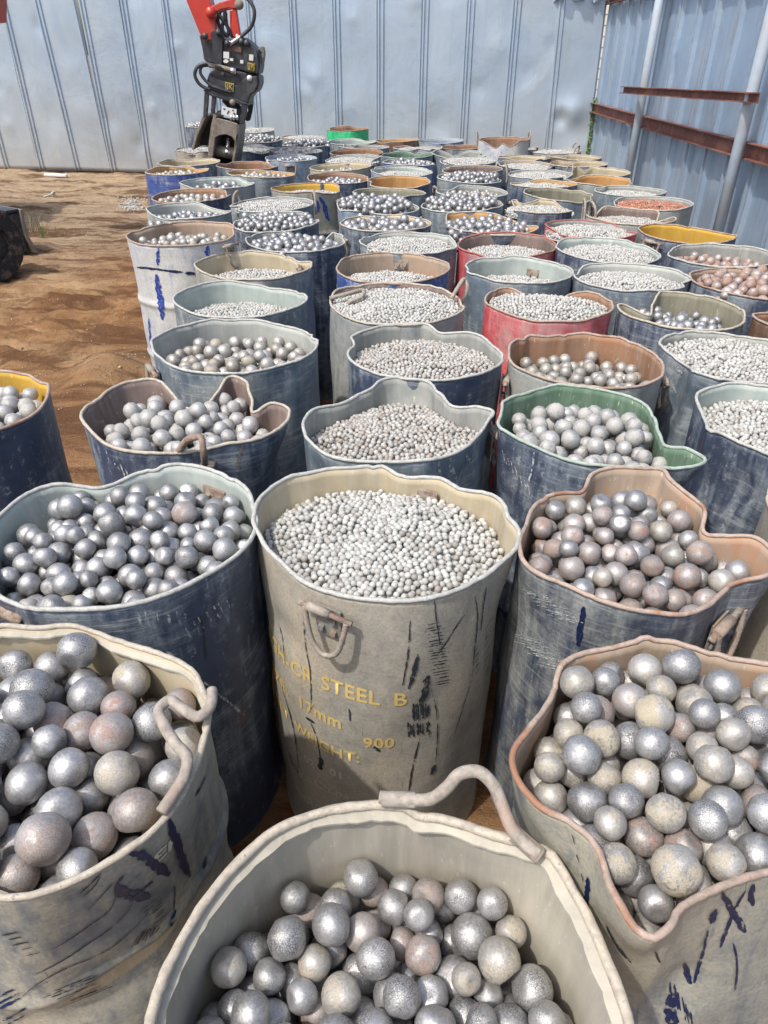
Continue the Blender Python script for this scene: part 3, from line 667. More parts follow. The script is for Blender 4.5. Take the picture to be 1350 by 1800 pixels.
# settle neighbours so that no two drums stand in one another
EXTRA = {('E2', 'E3'): 0.03, ('B20', 'B21'): 0.03}     # pairs whose flared lips lean toward each other
near = {'E1', 'E2', 'E3', 'D1', 'D2', 'B22'}
ox = {d['key']: (d['x'], d['y']) for d in T}
for it in range(120):
    mv = 0
    for i, a in enumerate(T):
        for b in T[i + 1:]:
            dx, dy = b['x'] - a['x'], b['y'] - a['y']; q = math.hypot(dx, dy); need = a['R'] + b['R'] + 0.004 + EXTRA.get((a['key'], b['key']), EXTRA.get((b['key'], a['key']), 0))
            if q < need and q > 1e-6:
                wa = 0.012 if a['key'] == 'E2' else 0.06 if a['key'] in near else (0.35 if 'trace' in a else 1.0)
                wb = 0.012 if b['key'] == 'E2' else 0.06 if b['key'] in near else (0.35 if 'trace' in b else 1.0)
                k = (need - q) / q * 0.6; mv += need - q
                a['x'] -= dx * k * wa / (wa + wb); a['y'] -= dy * k * wa / (wa + wb)
                b['x'] += dx * k * wb / (wa + wb); b['y'] += dy * k * wb / (wa + wb)
    for a in T:   # keep off the fences
        lim = 11.95 - (a['x'] - 3.05) * 0.144 - a['R'] - 0.06
        if a['y'] > lim: a['y'] = lim
        a['x'] = min(a['x'], 2.55)
    if mv < 0.01: break
DR = {d['key']: d for d in T}
for d in T:
    d['dx'], d['dy'] = d['x'] - ox[d['key']][0], d['y'] - ox[d['key']][1]

def smooth01(x): x = min(max(x, 0), 1); return x * x * (3 - 2 * x)
def drum_rim(d, N):
    """N rim offsets from the plain circle: list of (angle, ox, oy, oz)"""
    R = d['R']
    rng = random.Random(d['key'])
    if 'trace' in d:
        Q = d['trace']; P = [Vector((q.x + d['dx'] - d['x'], q.y + d['dy'] - d['y'])) for q in Q]
        Q2 = spline([(p.x, p.y, 0) for p in P[::1]], N, True)
        area = sum(Q2[i].x * Q2[(i + 1) % N].y - Q2[(i + 1) % N].x * Q2[i].y for i in range(N))
        if area < 0: Q2 = Q2[::-1]
        ang = np.unwrap([math.atan2(q.y, q.x) for q in Q2])
        lin = ang[0] + np.arange(N) * 2 * math.pi / N
        dv = ang - lin; dv = np.r_[dv, dv, dv]; ker = np.hanning(19); ker /= ker.sum()
        dv = np.convolve(dv, ker, 'same')[N:2 * N]
        a2 = lin + dv
        lin2 = a2.copy()
        for i in range(1, N): lin2[i] = max(lin2[i], lin2[i - 1] + 0.2 * 2 * math.pi / N)
        out = []
        for i in range(N):
            a = lin2[i]
            rr = Q2[i].xy.length / R
            if d['key'] not in ('E1', 'E2', 'E3', 'D1', 'D2', 'B22', 'C36', 'B21', 'A25', 'C22') and rr > 1.03: Q2[i] = Q2[i] * (1.03 / rr); rr = 1.03
            oz = -0.018 * max(0, 1 - rr) / 0.2
            out.append((a, Q2[i].x - R * math.cos(a), Q2[i].y - R * math.sin(a), oz))
        return out
    dents = []; cr = 2.1 if d['key'] in ('B1', 'C1', 'C3', 'C4', 'C6', 'C12', 'C21', 'B17', 'B10', 'C2') else 1.0
    for k in range(rng.choice([1, 2, 2, 3]) + (1 if cr > 1 else 0)):
        dents.append((rng.uniform(0, 2 * math.pi), rng.uniform(0.18, 0.5), cr * rng.uniform(0.012, 0.05), cr * rng.uniform(-0.03, 0.012)))
    p3, a3 = rng.uniform(0, 6.28), rng.uniform(0.0, 0.035); p2, a2 = rng.uniform(0, 6.28), rng.uniform(0.0, 0.05)
    p5 = rng.uniform(0, 6.28)
    tx, ty = rng.uniform(-.04, .04), rng.uniform(-.04, .04)
    out = []
    for i in range(N):
        a = 2 * math.pi * i / N
        dr = R * (a2 * math.cos(2 * a + p2) + a3 * math.cos(3 * a + p3) + 0.008 * math.cos(5 * a + p5)); oz = R * (tx * math.cos(a) + ty * math.sin(a))
        for (c, w, dep, z) in dents:
            q = (a - c + math.pi) % (2 * math.pi) - math.pi
            e = math.exp(-(q / w) ** 2); sh = math.exp(-((abs(q) - 1.7 * w) / (0.6 * w)) ** 2)
            dr += -dep * e + 0.25 * dep * sh; oz += z * e - 0.2 * z * sh
        dr = min(dr, 0.004)
        out.append((a, dr * math.cos(a), dr * math.sin(a), oz))
    return out

def drum_point(d, i, z, inset=0.0):
    a, x, y, oz = d['rim'][i]; H, R = d['H'], d['R']
    s = z / H
    dr = x * math.cos(a) + y * math.sin(a); f = min(max(dr / 0.015, -1), 1); s0 = 0.53 + 0.23 * f
    w = smooth01((s - s0) / (1 - s0)) ** 1.25
    R2 = R * (0.985 + 0.015 * smooth01(s * 1.4)) - inset
    ex = x * w; ey = y * w
    wob = 0.0035 * math.sin(3 * a + 7 * s + d['x'] * 9) * math.sin(5.1 * s + d['y'] * 7) + 0.0025 * math.sin(7 * a - 9 * s)
    ripple = 0.0
    for (ka, kw, kd) in d['kink']:
        q = abs((a - ka + math.pi) % (2 * math.pi) - math.pi)
        if q < kw: ripple += kd * (1 - q / kw)
    wob += ripple * smooth01((s - 0.75) / 0.25)
    for (da, dz, wa, wz, dd) in d['dents']:
        q = (a - da + math.pi) % (2 * math.pi) - math.pi
        if abs(q) < 2.2 * wa and abs(s - dz) < 2.2 * wz: wob -= dd * math.exp(-(q / wa) ** 2 - ((s - dz) / wz) ** 2)
    if d.get('ribs'):
        for rz in (0.33, 0.66):
            wob += 0.009 * math.exp(-((s - rz) / 0.018) ** 2) * (1 - 0.0 * w)
    if inset and w > 0:
        L = math.hypot(R * math.cos(a) + x, R * math.sin(a) + y)
    return Vector(((R2 + wob) * math.cos(a) + ex, (R2 + wob) * math.sin(a) + ey, z + oz * w + ripple * 0.8 * smooth01((s - 0.8) / 0.2)))

def inset_ring(d, z, t):
    N = d['N']; P = [drum_point(d, i, z) for i in range(N)]; out = []
    for i in range(N):
        tg = P[(i + 1) % N] - P[i - 1]; n = Vector((-tg.y, tg.x, 0))
        n = n.normalized() if n.length > 1e-7 else Vector((-P[i].x, -P[i].y, 0)).normalized()
        out.append(P[i] + n * t)
    return out
def build_drum(d):
    N = 144 if d['key'] in TR and d['cy'] > 500 else (96 if d['cy'] > 400 else 64)
    d['N'] = N; rng = random.Random(d['key'] + 'b')
    d['ribs'] = d['key'] in ('E1', 'A17', 'B16', 'C36') or (d['key'] not in TR and rng.random() < 0.3)
    d['kink'] = [(rng.uniform(0, 6.283), rng.uniform(0.05, 0.32), rng.choice((-1, -1, 1)) * rng.uniform(0.002, 0.007)) for _ in range(11)]
    d['dents'] = [(rng.uniform(0, 6.283), rng.uniform(0.15, 0.85), rng.uniform(0.10, 0.4), rng.uniform(0.03, 0.13), rng.uniform(-0.004, 0.014)) for _ in range(9)]
    if d['key'] == 'E3': d['dents'] += [(-2.1, 0.62, 0.28, 0.10, 0.030), (-1.75, 0.72, 0.14, 0.07, 0.022), (-1.5, 0.45, 0.3, 0.12, 0.025), (-2.5, 0.5, 0.2, 0.15, 0.022)]
    if d['key'] == 'E1': d['dents'] += [(-0.9, 0.62, 0.3, 0.08, 0.024), (-1.5, 0.55, 0.35, 0.07, 0.02), (-0.4, 0.5, 0.2, 0.15, 0.02)]
    if d['key'] in ('B21', 'C33', 'C37', 'A23'): d['dents'] += [(-0.7, 0.86, 0.16, 0.07, 0.022), (-2.4, 0.84, 0.16, 0.08, 0.022)]
    d['rim'] = drum_rim(d, N)
    H = d['H']
    root = empty('steel_drum', (d['x'], d['y'], float(ground_h(np.array(d['x']), np.array(d['y']))) * 0.0))
    tag(root, d['label'], 'drum', 'steel drums standing in rows'); d['root'] = root
    rows = [0.0, 0.012, 0.03, 0.06] + [0.10 + (0.86 - 0.10) * k / 22 for k in range(23)] + [0.89, 0.92, 0.95, 0.975, 0.99]
    if d['ribs']: rows = sorted(set(rows + [r + q for r in (0.33, 0.66) for q in (-.03, -.018, -.009, 0, .009, .018, .03)]))
    V = []; Fc = []; mi = []
    for r in rows:
        for i in range(N):
            p = drum_point(d, i, r * H)
            if r < 0.02: p.xy *= 1.02                         # bottom chime
            V.append(p)
    nr = len(rows)
    for j in range(nr - 1):
        for i in range(N):
            a = j * N + i; b = j * N + (i + 1) % N; Fc.append((a, b, b + N, a + N)); mi.append(0)
    # inside: down to below the load
    irows = [0.99, 0.97, 0.94, 0.91, 0.87, 0.82, 0.77, 0.71, 0.65, 0.58, 0.50, 0.42]
    o0 = len(V)
    for r in irows: V += inset_ring(d, r * H, 0.0045)
    for i in range(N):
        a = (nr - 1) * N + i; b = (nr - 1) * N + (i + 1) % N; Fc.append((a, b, o0 + (i + 1) % N, o0 + i)); mi.append(1)
    for j in range(len(irows) - 1):
        for i in range(N):
            a = o0 + j * N + i; b = o0 + j * N + (i + 1) % N; Fc.append((a, b, b + N, a + N)); mi.append(1)
    Fc.append(tuple(o0 + (len(irows) - 1) * N + i for i in range(N))); mi.append(1)
    me = new_mesh('shell', V, Fc); me.materials.append(OUT[d['outer']]); me.materials.append(INN[d['inner']])
    me.polygons.foreach_set('material_index', mi); me.polygons[-1].use_smooth = False
    obj('shell', me, None, root)
    d['bvh'] = BVHTree.FromPolygons([v + Vector((d['x'], d['y'], 0)) for v in V], Fc)
    rk = 'red' if d['outer'] == 'red' and d['key'] != 'C31' else RIMOF[d['inner']]
    rk = {'D1': 'rust', 'E3': 'rust', 'A25': 'tan', 'C31': 'rust', 'E1': 'tan', 'B22': 'pale', 'E2': 'tan', 'C7': 'pale'}.get(d['key'], rk)
    rp = []
    for i in range(N):
        p = drum_point(d, i, H * 0.995); rp.append(p + Vector((rng.uniform(-.0005, .0005), rng.uniform(-.0005, .0005), rng.uniform(-.0008, .0008))))
    rr = 0.0052 if d['key'] in near else 0.0050
    if d['key'] in ('E2',): rr = 0.0075
    jit = [rr * (1 + 0.05 * math.sin(i * 0.37) + 0.04 * math.sin(i * 0.91 + 2)) for i in range(N)]
    Vt, Ft = tube_data(rp, jit, 8, True)
    obj('rim', new_mesh('rim', Vt, Ft), RIM[rk], root)
    return root
for d in T: build_drum(d)
def flange(key, depth):
    """torn remains of the cut-out lid just under the rim"""
    d = DR[key]; N = d['N']; rng = random.Random(key); V = []; Fc = []
    a = inset_ring(d, d['H'] * 0.985, 0.004); q = 0.0
    for i in range(N):
        q = 0.8 * q + rng.uniform(-.0022, .0022); w = depth + q
        b = inset_ring_pt(d, i, 0.985, w); V += [a[i], b, b - Vector((0, 0, 0.004)), a[i] - Vector((0, 0, 0.006))]
    for i in range(N):
        j = (i + 1) % N
        for k in range(3): Fc.append((4 * i + k, 4 * j + k, 4 * j + k + 1, 4 * i + k + 1))
    obj('lid_flange', new_mesh('lid_flange', V, Fc, False), INN['dust'], d['root'])
def inset_ring_pt(d, i, s, t):
    N = d['N']; z = d['H'] * s; p = drum_point(d, i, z); tg = drum_point(d, (i + 2) % N, z) - drum_point(d, (i - 2) % N, z)
    return p + Vector((-tg.y, tg.x, 0)).normalized() * t + Vector((0, 0, -0.006))
flange('E2', 0.016); flange('E1', 0.012)

# ------------------------------------------------------------------ handles
def wpt(d, P): return [Vector(p) - Vector((d['x'], d['y'], 0)) for p in P]
def surf_at(d, ang, z):
    """outer surface point + normal at a world angle"""
    dirv = Vector((math.cos(ang), math.sin(ang), 0)); o = Vector((d['x'], d['y'], z)) + dirv * 0.9
    h = d['bvh'].ray_cast(o, -dirv)
    if h[0] is None: return Vector((d['x'], d['y'], z)) + dirv * d['R'], dirv
    n = h[1]; n = n if n.dot(dirv) > 0 else -n
    n = Vector((n.x, n.y, 0)).normalized()
    return h[0], n
def hanging_handle(d, ang=None, z=None, px=None, scale=1.0, tilt=0.0):
    if px:
        dr = ray(*px); h = d['bvh'].ray_cast(CAM, dr.normalized())
        if h[0] is None: return
        p = h[0]; n = h[1]; n = n if n.dot(dr) < 0 else -n; n = Vector((n.x, n.y, 0)).normalized()
    else: p, n = surf_at(d, ang, z)
    p = p - Vector((d['x'], d['y'], 0)); t = Vector((-n.y, n.x, 0)); up = Vector((0, 0, 1)); s = scale
    t = (t + up * tilt).normalized()
    root = d['root']; rot = Matrix((t, n, up)).transposed()
    hd = tube('handle', [p + n * 0.022 + t * (-0.075 * s), p + n * 0.022 + t * 0.075 * s], 0.008 * s, REBAR, root, 10)
    tube('sleeve', [p + n * 0.022 + t * (-0.05 * s), p + n * 0.022 + t * (0.012 * s)], 0.0125 * s, REBARD, hd, 12)
    q = p + n * 0.026
    rebar('rebar_loop', [q + t * 0.062 * s, q + t * 0.055 * s - up * 0.045 * s + n * .006, q + t * 0.026 * s - up * 0.115 * s + n * .01, q - up * 0.128 * s + n * .01,
                         q - t * 0.022 * s - up * 0.112 * s + n * .01, q - t * 0.046 * s - up * 0.05 * s + n * .006, q - t * 0.055 * s], 0.0075 * s, REBARD, hd, 64, 8)
    box('bracket', p + n * 0.006 - up * 0.045 * s, (0.07 * s, 0.006, 0.095 * s), BRACK, hd, rot, 0.002)
    for (a, b) in ((-.02, -.02), (.015, -.03), (-.02, -.065), (.015, -.07)):
        V, Fc = tube_data([p + n * 0.008 + t * a * s + up * b * s, p + n * 0.018 + t * a * s + up * b * s], 0.009 * s, 6)
        obj('bolt', new_mesh('bolt', V, Fc, False), BRACK, hd)
def hoop_handle(d, deg, h=0.075, wd=0.055):
    ang = math.radians(deg); p, n = surf_at(d, ang, d['H'] - 0.03); p = p - Vector((d['x'], d['y'], 0)); p.z = d['H'] - 0.02
    t = Vector((-n.y, n.x, 0)); up = Vector((0, 0, 1)); q = p + n * 0.012
    rng = random.Random(d['key'] + str(deg)); k = rng.uniform(-.03, .03)
    rebar('handle', [q - t * wd - up * 0.06, q - t * wd * 0.9, q - t * wd * 0.55 + up * h * .8 + n * k * .5, q + up * h + n * k, q + t * wd * 0.55 + up * h * .8 + n * k * .5, q + t * wd * 0.9, q + t * wd - up * 0.06],
          0.008, REBARD, d['root'], 40, 6)
for d in T:
    for (a,) in d.get('hoops', ()): hoop_handle(d, a, h=0.11 if d['key'] == 'C21' else 0.085)
hanging_handle(DR['B22'], px=(580, 1066), tilt=-0.16, scale=0.80)
hanging_handle(DR['D1'], px=(1262, 1085), tilt=0.05)
hanging_handle(DR['A9'], px=(510, 291), scale=1.0)
hanging_handle(DR['C24'], px=(1150, 425), scale=1.0)
hanging_handle(DR['A11'], px=(330, 318), scale=0.9)
hanging_handle(DR['A17'], px=(402, 430), scale=0.9)
for k, a in (('B20', -20), ('C34', -5), ('A19', -30), ('B15', -15), ('C18', -20), ('C23', -95), ('C25', -60), ('C29', 160), ('B16', -150), ('C32', 150), ('A24', 200), ('C16', -20), ('B21', 10), ('C15', -10), ('C10', 190)):
    hanging_handle(DR[k], math.radians(a), DR[k]['H'] - 0.07, scale=0.95)
# bent rod folded over the brown-lined drum's front rim
def rod_px(key, pts, rad, mat, name='handle', ns=10, n=70, rib=True):
    d = DR[key]; P = wpt(d, [at_z(x, y, z) + Vector((d['dx'], d['dy'], 0)) for (x, y, z) in pts])
    if rib: return rebar(name, P, rad, mat, d['root'], n, ns)
    return tube(name, spline(P, n), rad, mat, d['root'], ns)
H = HD
rod_px('A25', [(300, 812, H - .05), (318, 788, H + .0), (337, 770, H + .045), (352, 768, H + .05), (357, 790, H + .02), (360, 815, H - .04)], 0.009, REBAR)
rod_px('A25', [(312, 812, H - .055), (345, 812, H - .055), (378, 818, H - .06)], 0.011, REBARD, 'sleeve', rib=False)
E2H = 0.80
rod_px('E2', [(672, 1398, E2H + .012), (715, 1403, E2H + .014), (760, 1402, E2H + .02), (790, 1382, E2H + .05), (815, 1357, E2H + .075), (845, 1354, E2H + .075), (872, 1378, E2H + .06), (888, 1415, E2H + .045), (905, 1455, E2H + .03), (950, 1498, E2H + .012)], 0.0098, REBARD, rib=False, ns=12)
rod_px('E2', [(676, 1402, E2H + .010), (735, 1404, E2H + .012)], 0.0125, REBARD, 'weld_bead', rib=False, n=8)
rod_px('E2', [(908, 1462, E2H + .018), (955, 1503, E2H + .006)], 0.013, REBARD, 'weld_bead', rib=False, n=8)
rod_px('E1', [(374, 1206, H + .02), (368, 1240, H + .02), (352, 1252, H + .02), (322, 1238, H + .022), (298, 1224, H + .024), (283, 1238, H + .022), (291, 1268, H + .02), (310, 1298, H + .02), (331, 1325, H + .02), (326, 1356, H + .018), (308, 1386, H + .014), (286, 1418, H + .01)], 0.0088, REBARD, rib=False, ns=12, n=90)
rod_px('D2', [(-40, 1060, H - .05), (0, 1078, H - .045), (38, 1096, H - .05)], 0.012, REBAR)
rod_px('B19', [(582, 522, H + .005), (620, 512, H + .02), (640, 508, H + .02), (636, 520, H + .01), (615, 530, H - .01), (612, 545, H - .05)], 0.009, REBARD)
rod_px('B19', [(795, 522, H + .0), (808, 500, H + .05), (818, 490, H + .06), (822, 500, H + .04), (812, 530, H - .03)], 0.009, REBARD)
# bolted plates seen on the inside wall
def inner_plate(key, px, w=0.075, h=0.05, mat=None):
    d = DR[key]; dr = ray(*px).normalized(); o = CAM.copy()
    h1 = d['bvh'].ray_cast(o, dr)
    if h1[0] is None: return
    p = h1[0] - Vector((d['x'], d['y'], 0)); n = Vector((-p.x, -p.y, 0)).normalized(); t = Vector((-n.y, n.x, 0)); up = Vector((0, 0, 1))
    pl = box('inner_plate', p + n * 0.004, (w, 0.006, h), mat or REBAR, d['root'], Matrix((t, n, up)).transposed(), 0.0015)
    for a in (-.25, .25):
        V, Fc = tube_data([p + n * 0.005 + t * a * w, p + n * 0.018 + t * a * w], 0.009, 6)
        obj('bolt', new_mesh('bolt', V, Fc, False), REBARD, pl)
for k, p in (('B22', (746, 874)), ('B18', (706, 465)), ('A22', (528, 473)), ('D2', (380, 872)), ('C28', (938, 482)), ('A11', (318, 300))): inner_plate(k, p)

# ------------------------------------------------------------------ balls
def ico(sub):
    bm = bmesh.new(); bmesh.ops.create_icosphere(bm, subdivisions=sub, radius=1.0)
    V = np.array([v.co[:] for v in bm.verts]); Fc = [tuple(v.index for v in f.verts) for f in bm.faces]; bm.free(); return V, Fc
ICO = {k: ico(k) for k in (1, 2, 3)}
ICO[4] = ico(4)
def shaped(V, seed):
    """a worn cast ball: some near round, some with flats, dimples or egg shapes"""
    rng = np.random.default_rng(seed); P = V.copy()
    P = P * (1 + 0.025 * np.sin(P @ rng.normal(size=3) * 2 + rng.uniform(0, 6)))[:, None]
    ax = rng.normal(size=3); ax /= np.linalg.norm(ax)
    P = P + np.outer(P @ ax, ax) * rng.uniform(-0.07, 0.05)
    for k in range(rng.integers(1, 6)):
        a = rng.normal(size=3); a /= np.linalg.norm(a); c = rng.uniform(0.78, 0.95)
        q = P @ a; over = np.clip(q - c, 0, None)
        P = P - np.outer(over * rng.uniform(0.75, 1.0), a)
    if seed % 5 == 0:       # dished end
        a = np.array([0.3, -0.3, 0.9]); a /= np.linalg.norm(a); q = P @ a
        rr = np.linalg.norm(P - np.outer(q, a), axis=1)
        P = P - np.outer(np.where(q > 0, np.clip(q - 0.80, 0, None) + 0.09 * np.exp(-(rr / 0.32) ** 2), 0), a)
    return P
BVAR = [new_mesh('steel_ball', shaped(ICO[4][0] if False else ICO[3][0], k), ICO[3][1]) for k in range(14)]
for m in BVAR: m.materials.append(BALL['silver'])
B2 = [shaped(ICO[2][0], k) for k in range(14)]; B1 = [shaped(ICO[1][0], k) * 1.04 for k in range(14)]

def rot_rand(rng):
    q = rng.normal(size=4); q /= np.linalg.norm(q); w, x, y, z = q
    return np.array([[1 - 2 * (y * y + z * z), 2 * (x * y - z * w), 2 * (x * z + y * w)], [2 * (x * y + z * w), 1 - 2 * (x * x + z * z), 2 * (y * z - x * w)], [2 * (x * z - y * w), 2 * (y * z + x * w), 1 - 2 * (x * x + y * y)]])
def heap_mesh(name, balls, shapes, faces, seed, base=None):
    """one mesh of many balls (x,y,z,r)"""
    rng = np.random.default_rng(seed); nv = len(shapes[0]); Vs = []; f = np.array(faces)
    for (x, y, z, r) in balls:
        Vs.append(shapes[rng.integers(len(shapes))] @ rot_rand(rng).T * r + np.array([x, y, z]))
    V = np.concatenate(Vs) if Vs else np.zeros((0, 3))
    Fa = (f[None] + (np.arange(len(balls)) * nv)[:, None, None]).reshape(-1, 3)
    if base is not None:
        bv, bf = base; o = len(V); V = np.concatenate([V, np.array(bv)]); Fa = np.concatenate([Fa, np.array(bf) + o])
    me = bpy.data.meshes.new(name)
    me.vertices.add(len(V)); me.vertices.foreach_set('co', V.astype(np.float32).ravel())
    me.loops.add(len(Fa) * 3); me.loops.foreach_set('vertex_index', Fa.astype(np.int32).ravel())
    me.polygons.add(len(Fa)); me.polygons.foreach_set('loop_start', np.arange(0, len(Fa) * 3, 3, dtype=np.int32))
    me.polygons.foreach_set('use_smooth', np.ones(len(Fa), bool))
    me.update(calc_edges=True); me.validate(); return me
def base_disc(R, z, dome=0.0, n=40, rin=None):
    V = [(0, 0, z + dome)]; Fc = []; rings = 5
    for k in range(1, rings + 1):
        q = k / rings
        for i in range(n):
            a = 2 * math.pi * i / n; RR = float(rin(math.atan2(math.sin(a), math.cos(a)))) - 0.006 if rin is not None else R; V.append((RR * q * math.cos(a), RR * q * math.sin(a), z + dome * (1 - q * q)))
    for i in range(n): Fc.append((0, 1 + i, 1 + (i + 1) % n))
    for k in range(rings - 1):
        for i in range(n):
            a = 1 + k * n + i; b = 1 + k * n + (i + 1) % n
            Fc.append((a, b, b + n)); Fc.append((a, b + n, a + n))
    return V, Fc

def pack(rin, Rmax, r0, rvar, n, z0, mound=(0, 0, 0.0), seed=0, K=70):
    """drop-and-roll: each ball takes the lowest seat among many tries"""
    rng = np.random.default_rng(seed); P = np.zeros((n, 4)); m = 0
    def seats(xy, r):
        fl = z0 + mound[2] * np.exp(-((xy[:, 0] - mound[0]) ** 2 + (xy[:, 1] - mound[1]) ** 2) / (0.55 * Rmax) ** 2)
        z = fl + r
        if m:
            d2 = (xy[:, None, 0] - P[None, :m, 0]) ** 2 + (xy[:, None, 1] - P[None, :m, 1]) ** 2
            s = (r + P[None, :m, 3]) * 0.985
            zz = np.where(d2 < s * s, P[None, :m, 2] + np.sqrt(np.clip(s * s - d2, 0, None)), -9)
            z = np.maximum(z, zz.max(1))
        return z, z - fl
    tries = 0
    while m < n and tries < n * 3:
        tries += 1
        r = r0 * (1 + rvar * rng.uniform(-1, 1)) * (1.12 if rng.random() < 0.08 else 1)
        a = rng.uniform(0, 2 * np.pi, K); q = np.sqrt(rng.uniform(0, 1, K)) * Rmax
        xy = np.c_[q * np.cos(a), q * np.sin(a)]
        def ok(xy): return np.hypot(xy[:, 0], xy[:, 1]) < rin(np.arctan2(xy[:, 1], xy[:, 0])) - r
        xy = xy[ok(xy)]
        if len(xy) == 0: continue
        z, key = seats(xy, r); b = xy[np.argmin(key)]
        for sc in (0.5, 0.2, 0.08):
            c = b + rng.normal(size=(24, 2)) * r * sc; c = np.vstack([b[None], c]); c = c[ok(c)]
            if len(c) == 0: continue
            z, key = seats(c, r); b = c[np.argmin(key)]
        c = b[None]; z, key = seats(c, r)
        P[m] = (b[0], b[1], z[0], r); m += 1
    return P[:m]

def inner_radius(d, z):
    A = np.array([(p.x, p.y) for p in inset_ring(d, z, 0.005)])
    ang = np.arctan2(A[:, 1], A[:, 0]); rr = np.hypot(A[:, 0], A[:, 1])
    bins = np.linspace(-np.pi, np.pi, 181); out = np.full(180, np.nan)
    idx = np.clip(((ang + np.pi) / (2 * np.pi) * 180).astype(int), 0, 179)
    for i, r in zip(idx, rr): out[i] = r if np.isnan(out[i]) else min(out[i], r)
    good = ~np.isnan(out); out = np.interp(np.arange(180), np.where(good)[0], out[good], period=180)
    return (lambda th: np.interp((np.asarray(th) + np.pi) / (2 * np.pi) * 180 - 0.5, np.arange(180), out, period=180)), out

def inner_min(d, zs):
    out = np.min([inner_radius(d, z)[1] for z in zs], axis=0)
    return (lambda th: np.interp((np.asarray(th) + np.pi) / (2 * np.pi) * 180 - 0.5, np.arange(180), out, period=180)), out
# --- the near drums: every ball placed for this drum
NEAR = {
 # key: r, var, n, level of floor below rim, mound(x,y,h), tones
 'E2': (0.0262, 0.16, 200, 0.262, (0.02, -0.10, 0.02), (('silver', .78), ('rusty', .16), ('dusty', .06)), 'silver'),
 'E1': (0.0305, 0.13, 128, 0.205, (-0.05, 0.03, 0.03), (('silver', .60), ('rusty', .32), ('dusty', .08)), 'silver'),
 'E3': (0.0272, 0.14, 176, 0.176, (0.02, 0.02, 0.03), (('silver', .40), ('dusty', .54), ('rusty', .06)), 'dusty'),
 'D1': (0.0250, 0.16, 165, 0.168, (-0.03, 0.06, 0.05), (('silver', .42), ('rusty', .42), ('dusty', .16)), 'rusty'),
 'D2': (0.0236, 0.18, 215, 0.142, (-0.03, 0.03, 0.045), (('silver', .86), ('dusty', .07), ('rusty', .07)), 'silver'),
}
DRUMNAME = {'E2': 'the nearest drum', 'E1': 'the lower-left drum', 'E3': 'the spouted lower-right drum', 'D1': 'the rust-rimmed drum at right', 'D2': 'the wide pale-rimmed drum at left'}
TONEWORD = {'silver': 'silver', 'dusty': 'sand-dusted', 'rusty': 'rust-stained'}
cands = []
for key, (r, var, n, lev, mound, tones, hmat) in NEAR.items():
    d = DR[key]; z0 = d['H'] - lev
    rin, out = inner_min(d, [d['H'] - lev * q for q in (0.2, 0.45, 0.7, 0.95)])
    P = pack(rin, float(out.max()), r, var, n, z0, mound, seed=hash_k if False else sum(map(ord, key)))
    for q in P: cands.append([key, q[0] + d['x'], q[1] + d['y'], q[2], q[3]])
# which of them show: a small depth buffer of discs plus the drums' own walls
RES = 0.45; BWp, BHp = int(1350 * RES), int(1800 * RES)
zb = np.full((BHp, BWp), 1e9); ib = np.full((BHp, BWp), -1)
for i, (key, x, y, z, r) in enumerate(cands):
    px, py, k = proj((x, y, z)); rp = r * F / k * RES; px *= RES; py *= RES
    x0, x1, y0, y1 = int(max(px - rp, 0)), int(min(px + rp + 1, BWp)), int(max(py - rp, 0)), int(min(py + rp + 1, BHp))
    if x0 >= x1 or y0 >= y1: continue
    gy, gx = np.mgrid[y0:y1, x0:x1]; q = ((gx - px) ** 2 + (gy - py) ** 2) / (rp * rp)
    dep = k - r * np.sqrt(np.clip(1 - q, 0, 1)); sub = zb[y0:y1, x0:x1]
    m = (q < 1) & (dep < sub); sub[m] = dep[m]; ib[y0:y1, x0:x1][m] = i
vis = np.bincount(ib[ib >= 0].ravel(), minlength=len(cands)).astype(float)
for i, (key, x, y, z, r) in enumerate(cands):
    if vis[i] > 0:
        hit = 0
        for (ddx, ddz) in ((0, 0.6), (-0.5, 0.3), (0.5, 0.3)):
            tgt = Vector((x + ddx * r, y, z + ddz * r)); dv = tgt - CAM; L = dv.length
            h = False
            for kk in ('E1', 'E2', 'E3', 'D1', 'D2', 'B22'):
                b = DR[kk]['bvh'].ray_cast(CAM, dv.normalized(), L - r)
                if b[0] is not None: h = True; break
            hit += h
        if hit == 3: vis[i] = 0
        else: vis[i] *= (3 - hit) / 3
order = np.argsort(-vis); chosen = [i for i in order if vis[i] > 30 * RES * RES * 1.2][:300]
chosen_set = set(chosen)
rngb = random.Random(5)
info = []
for i in chosen:
    key, x, y, z, r = cands[i]
    t = rngb.random(); acc = 0; tone = 'silver'
    for nm, f in NEAR[key][5]:
        acc += f
        if t < acc: tone = nm; break
    px, py, k = proj((x, y, z)); info.append(dict(i=i, key=key, tone=tone, px=px, py=py, p=(x, y, z), r=r))
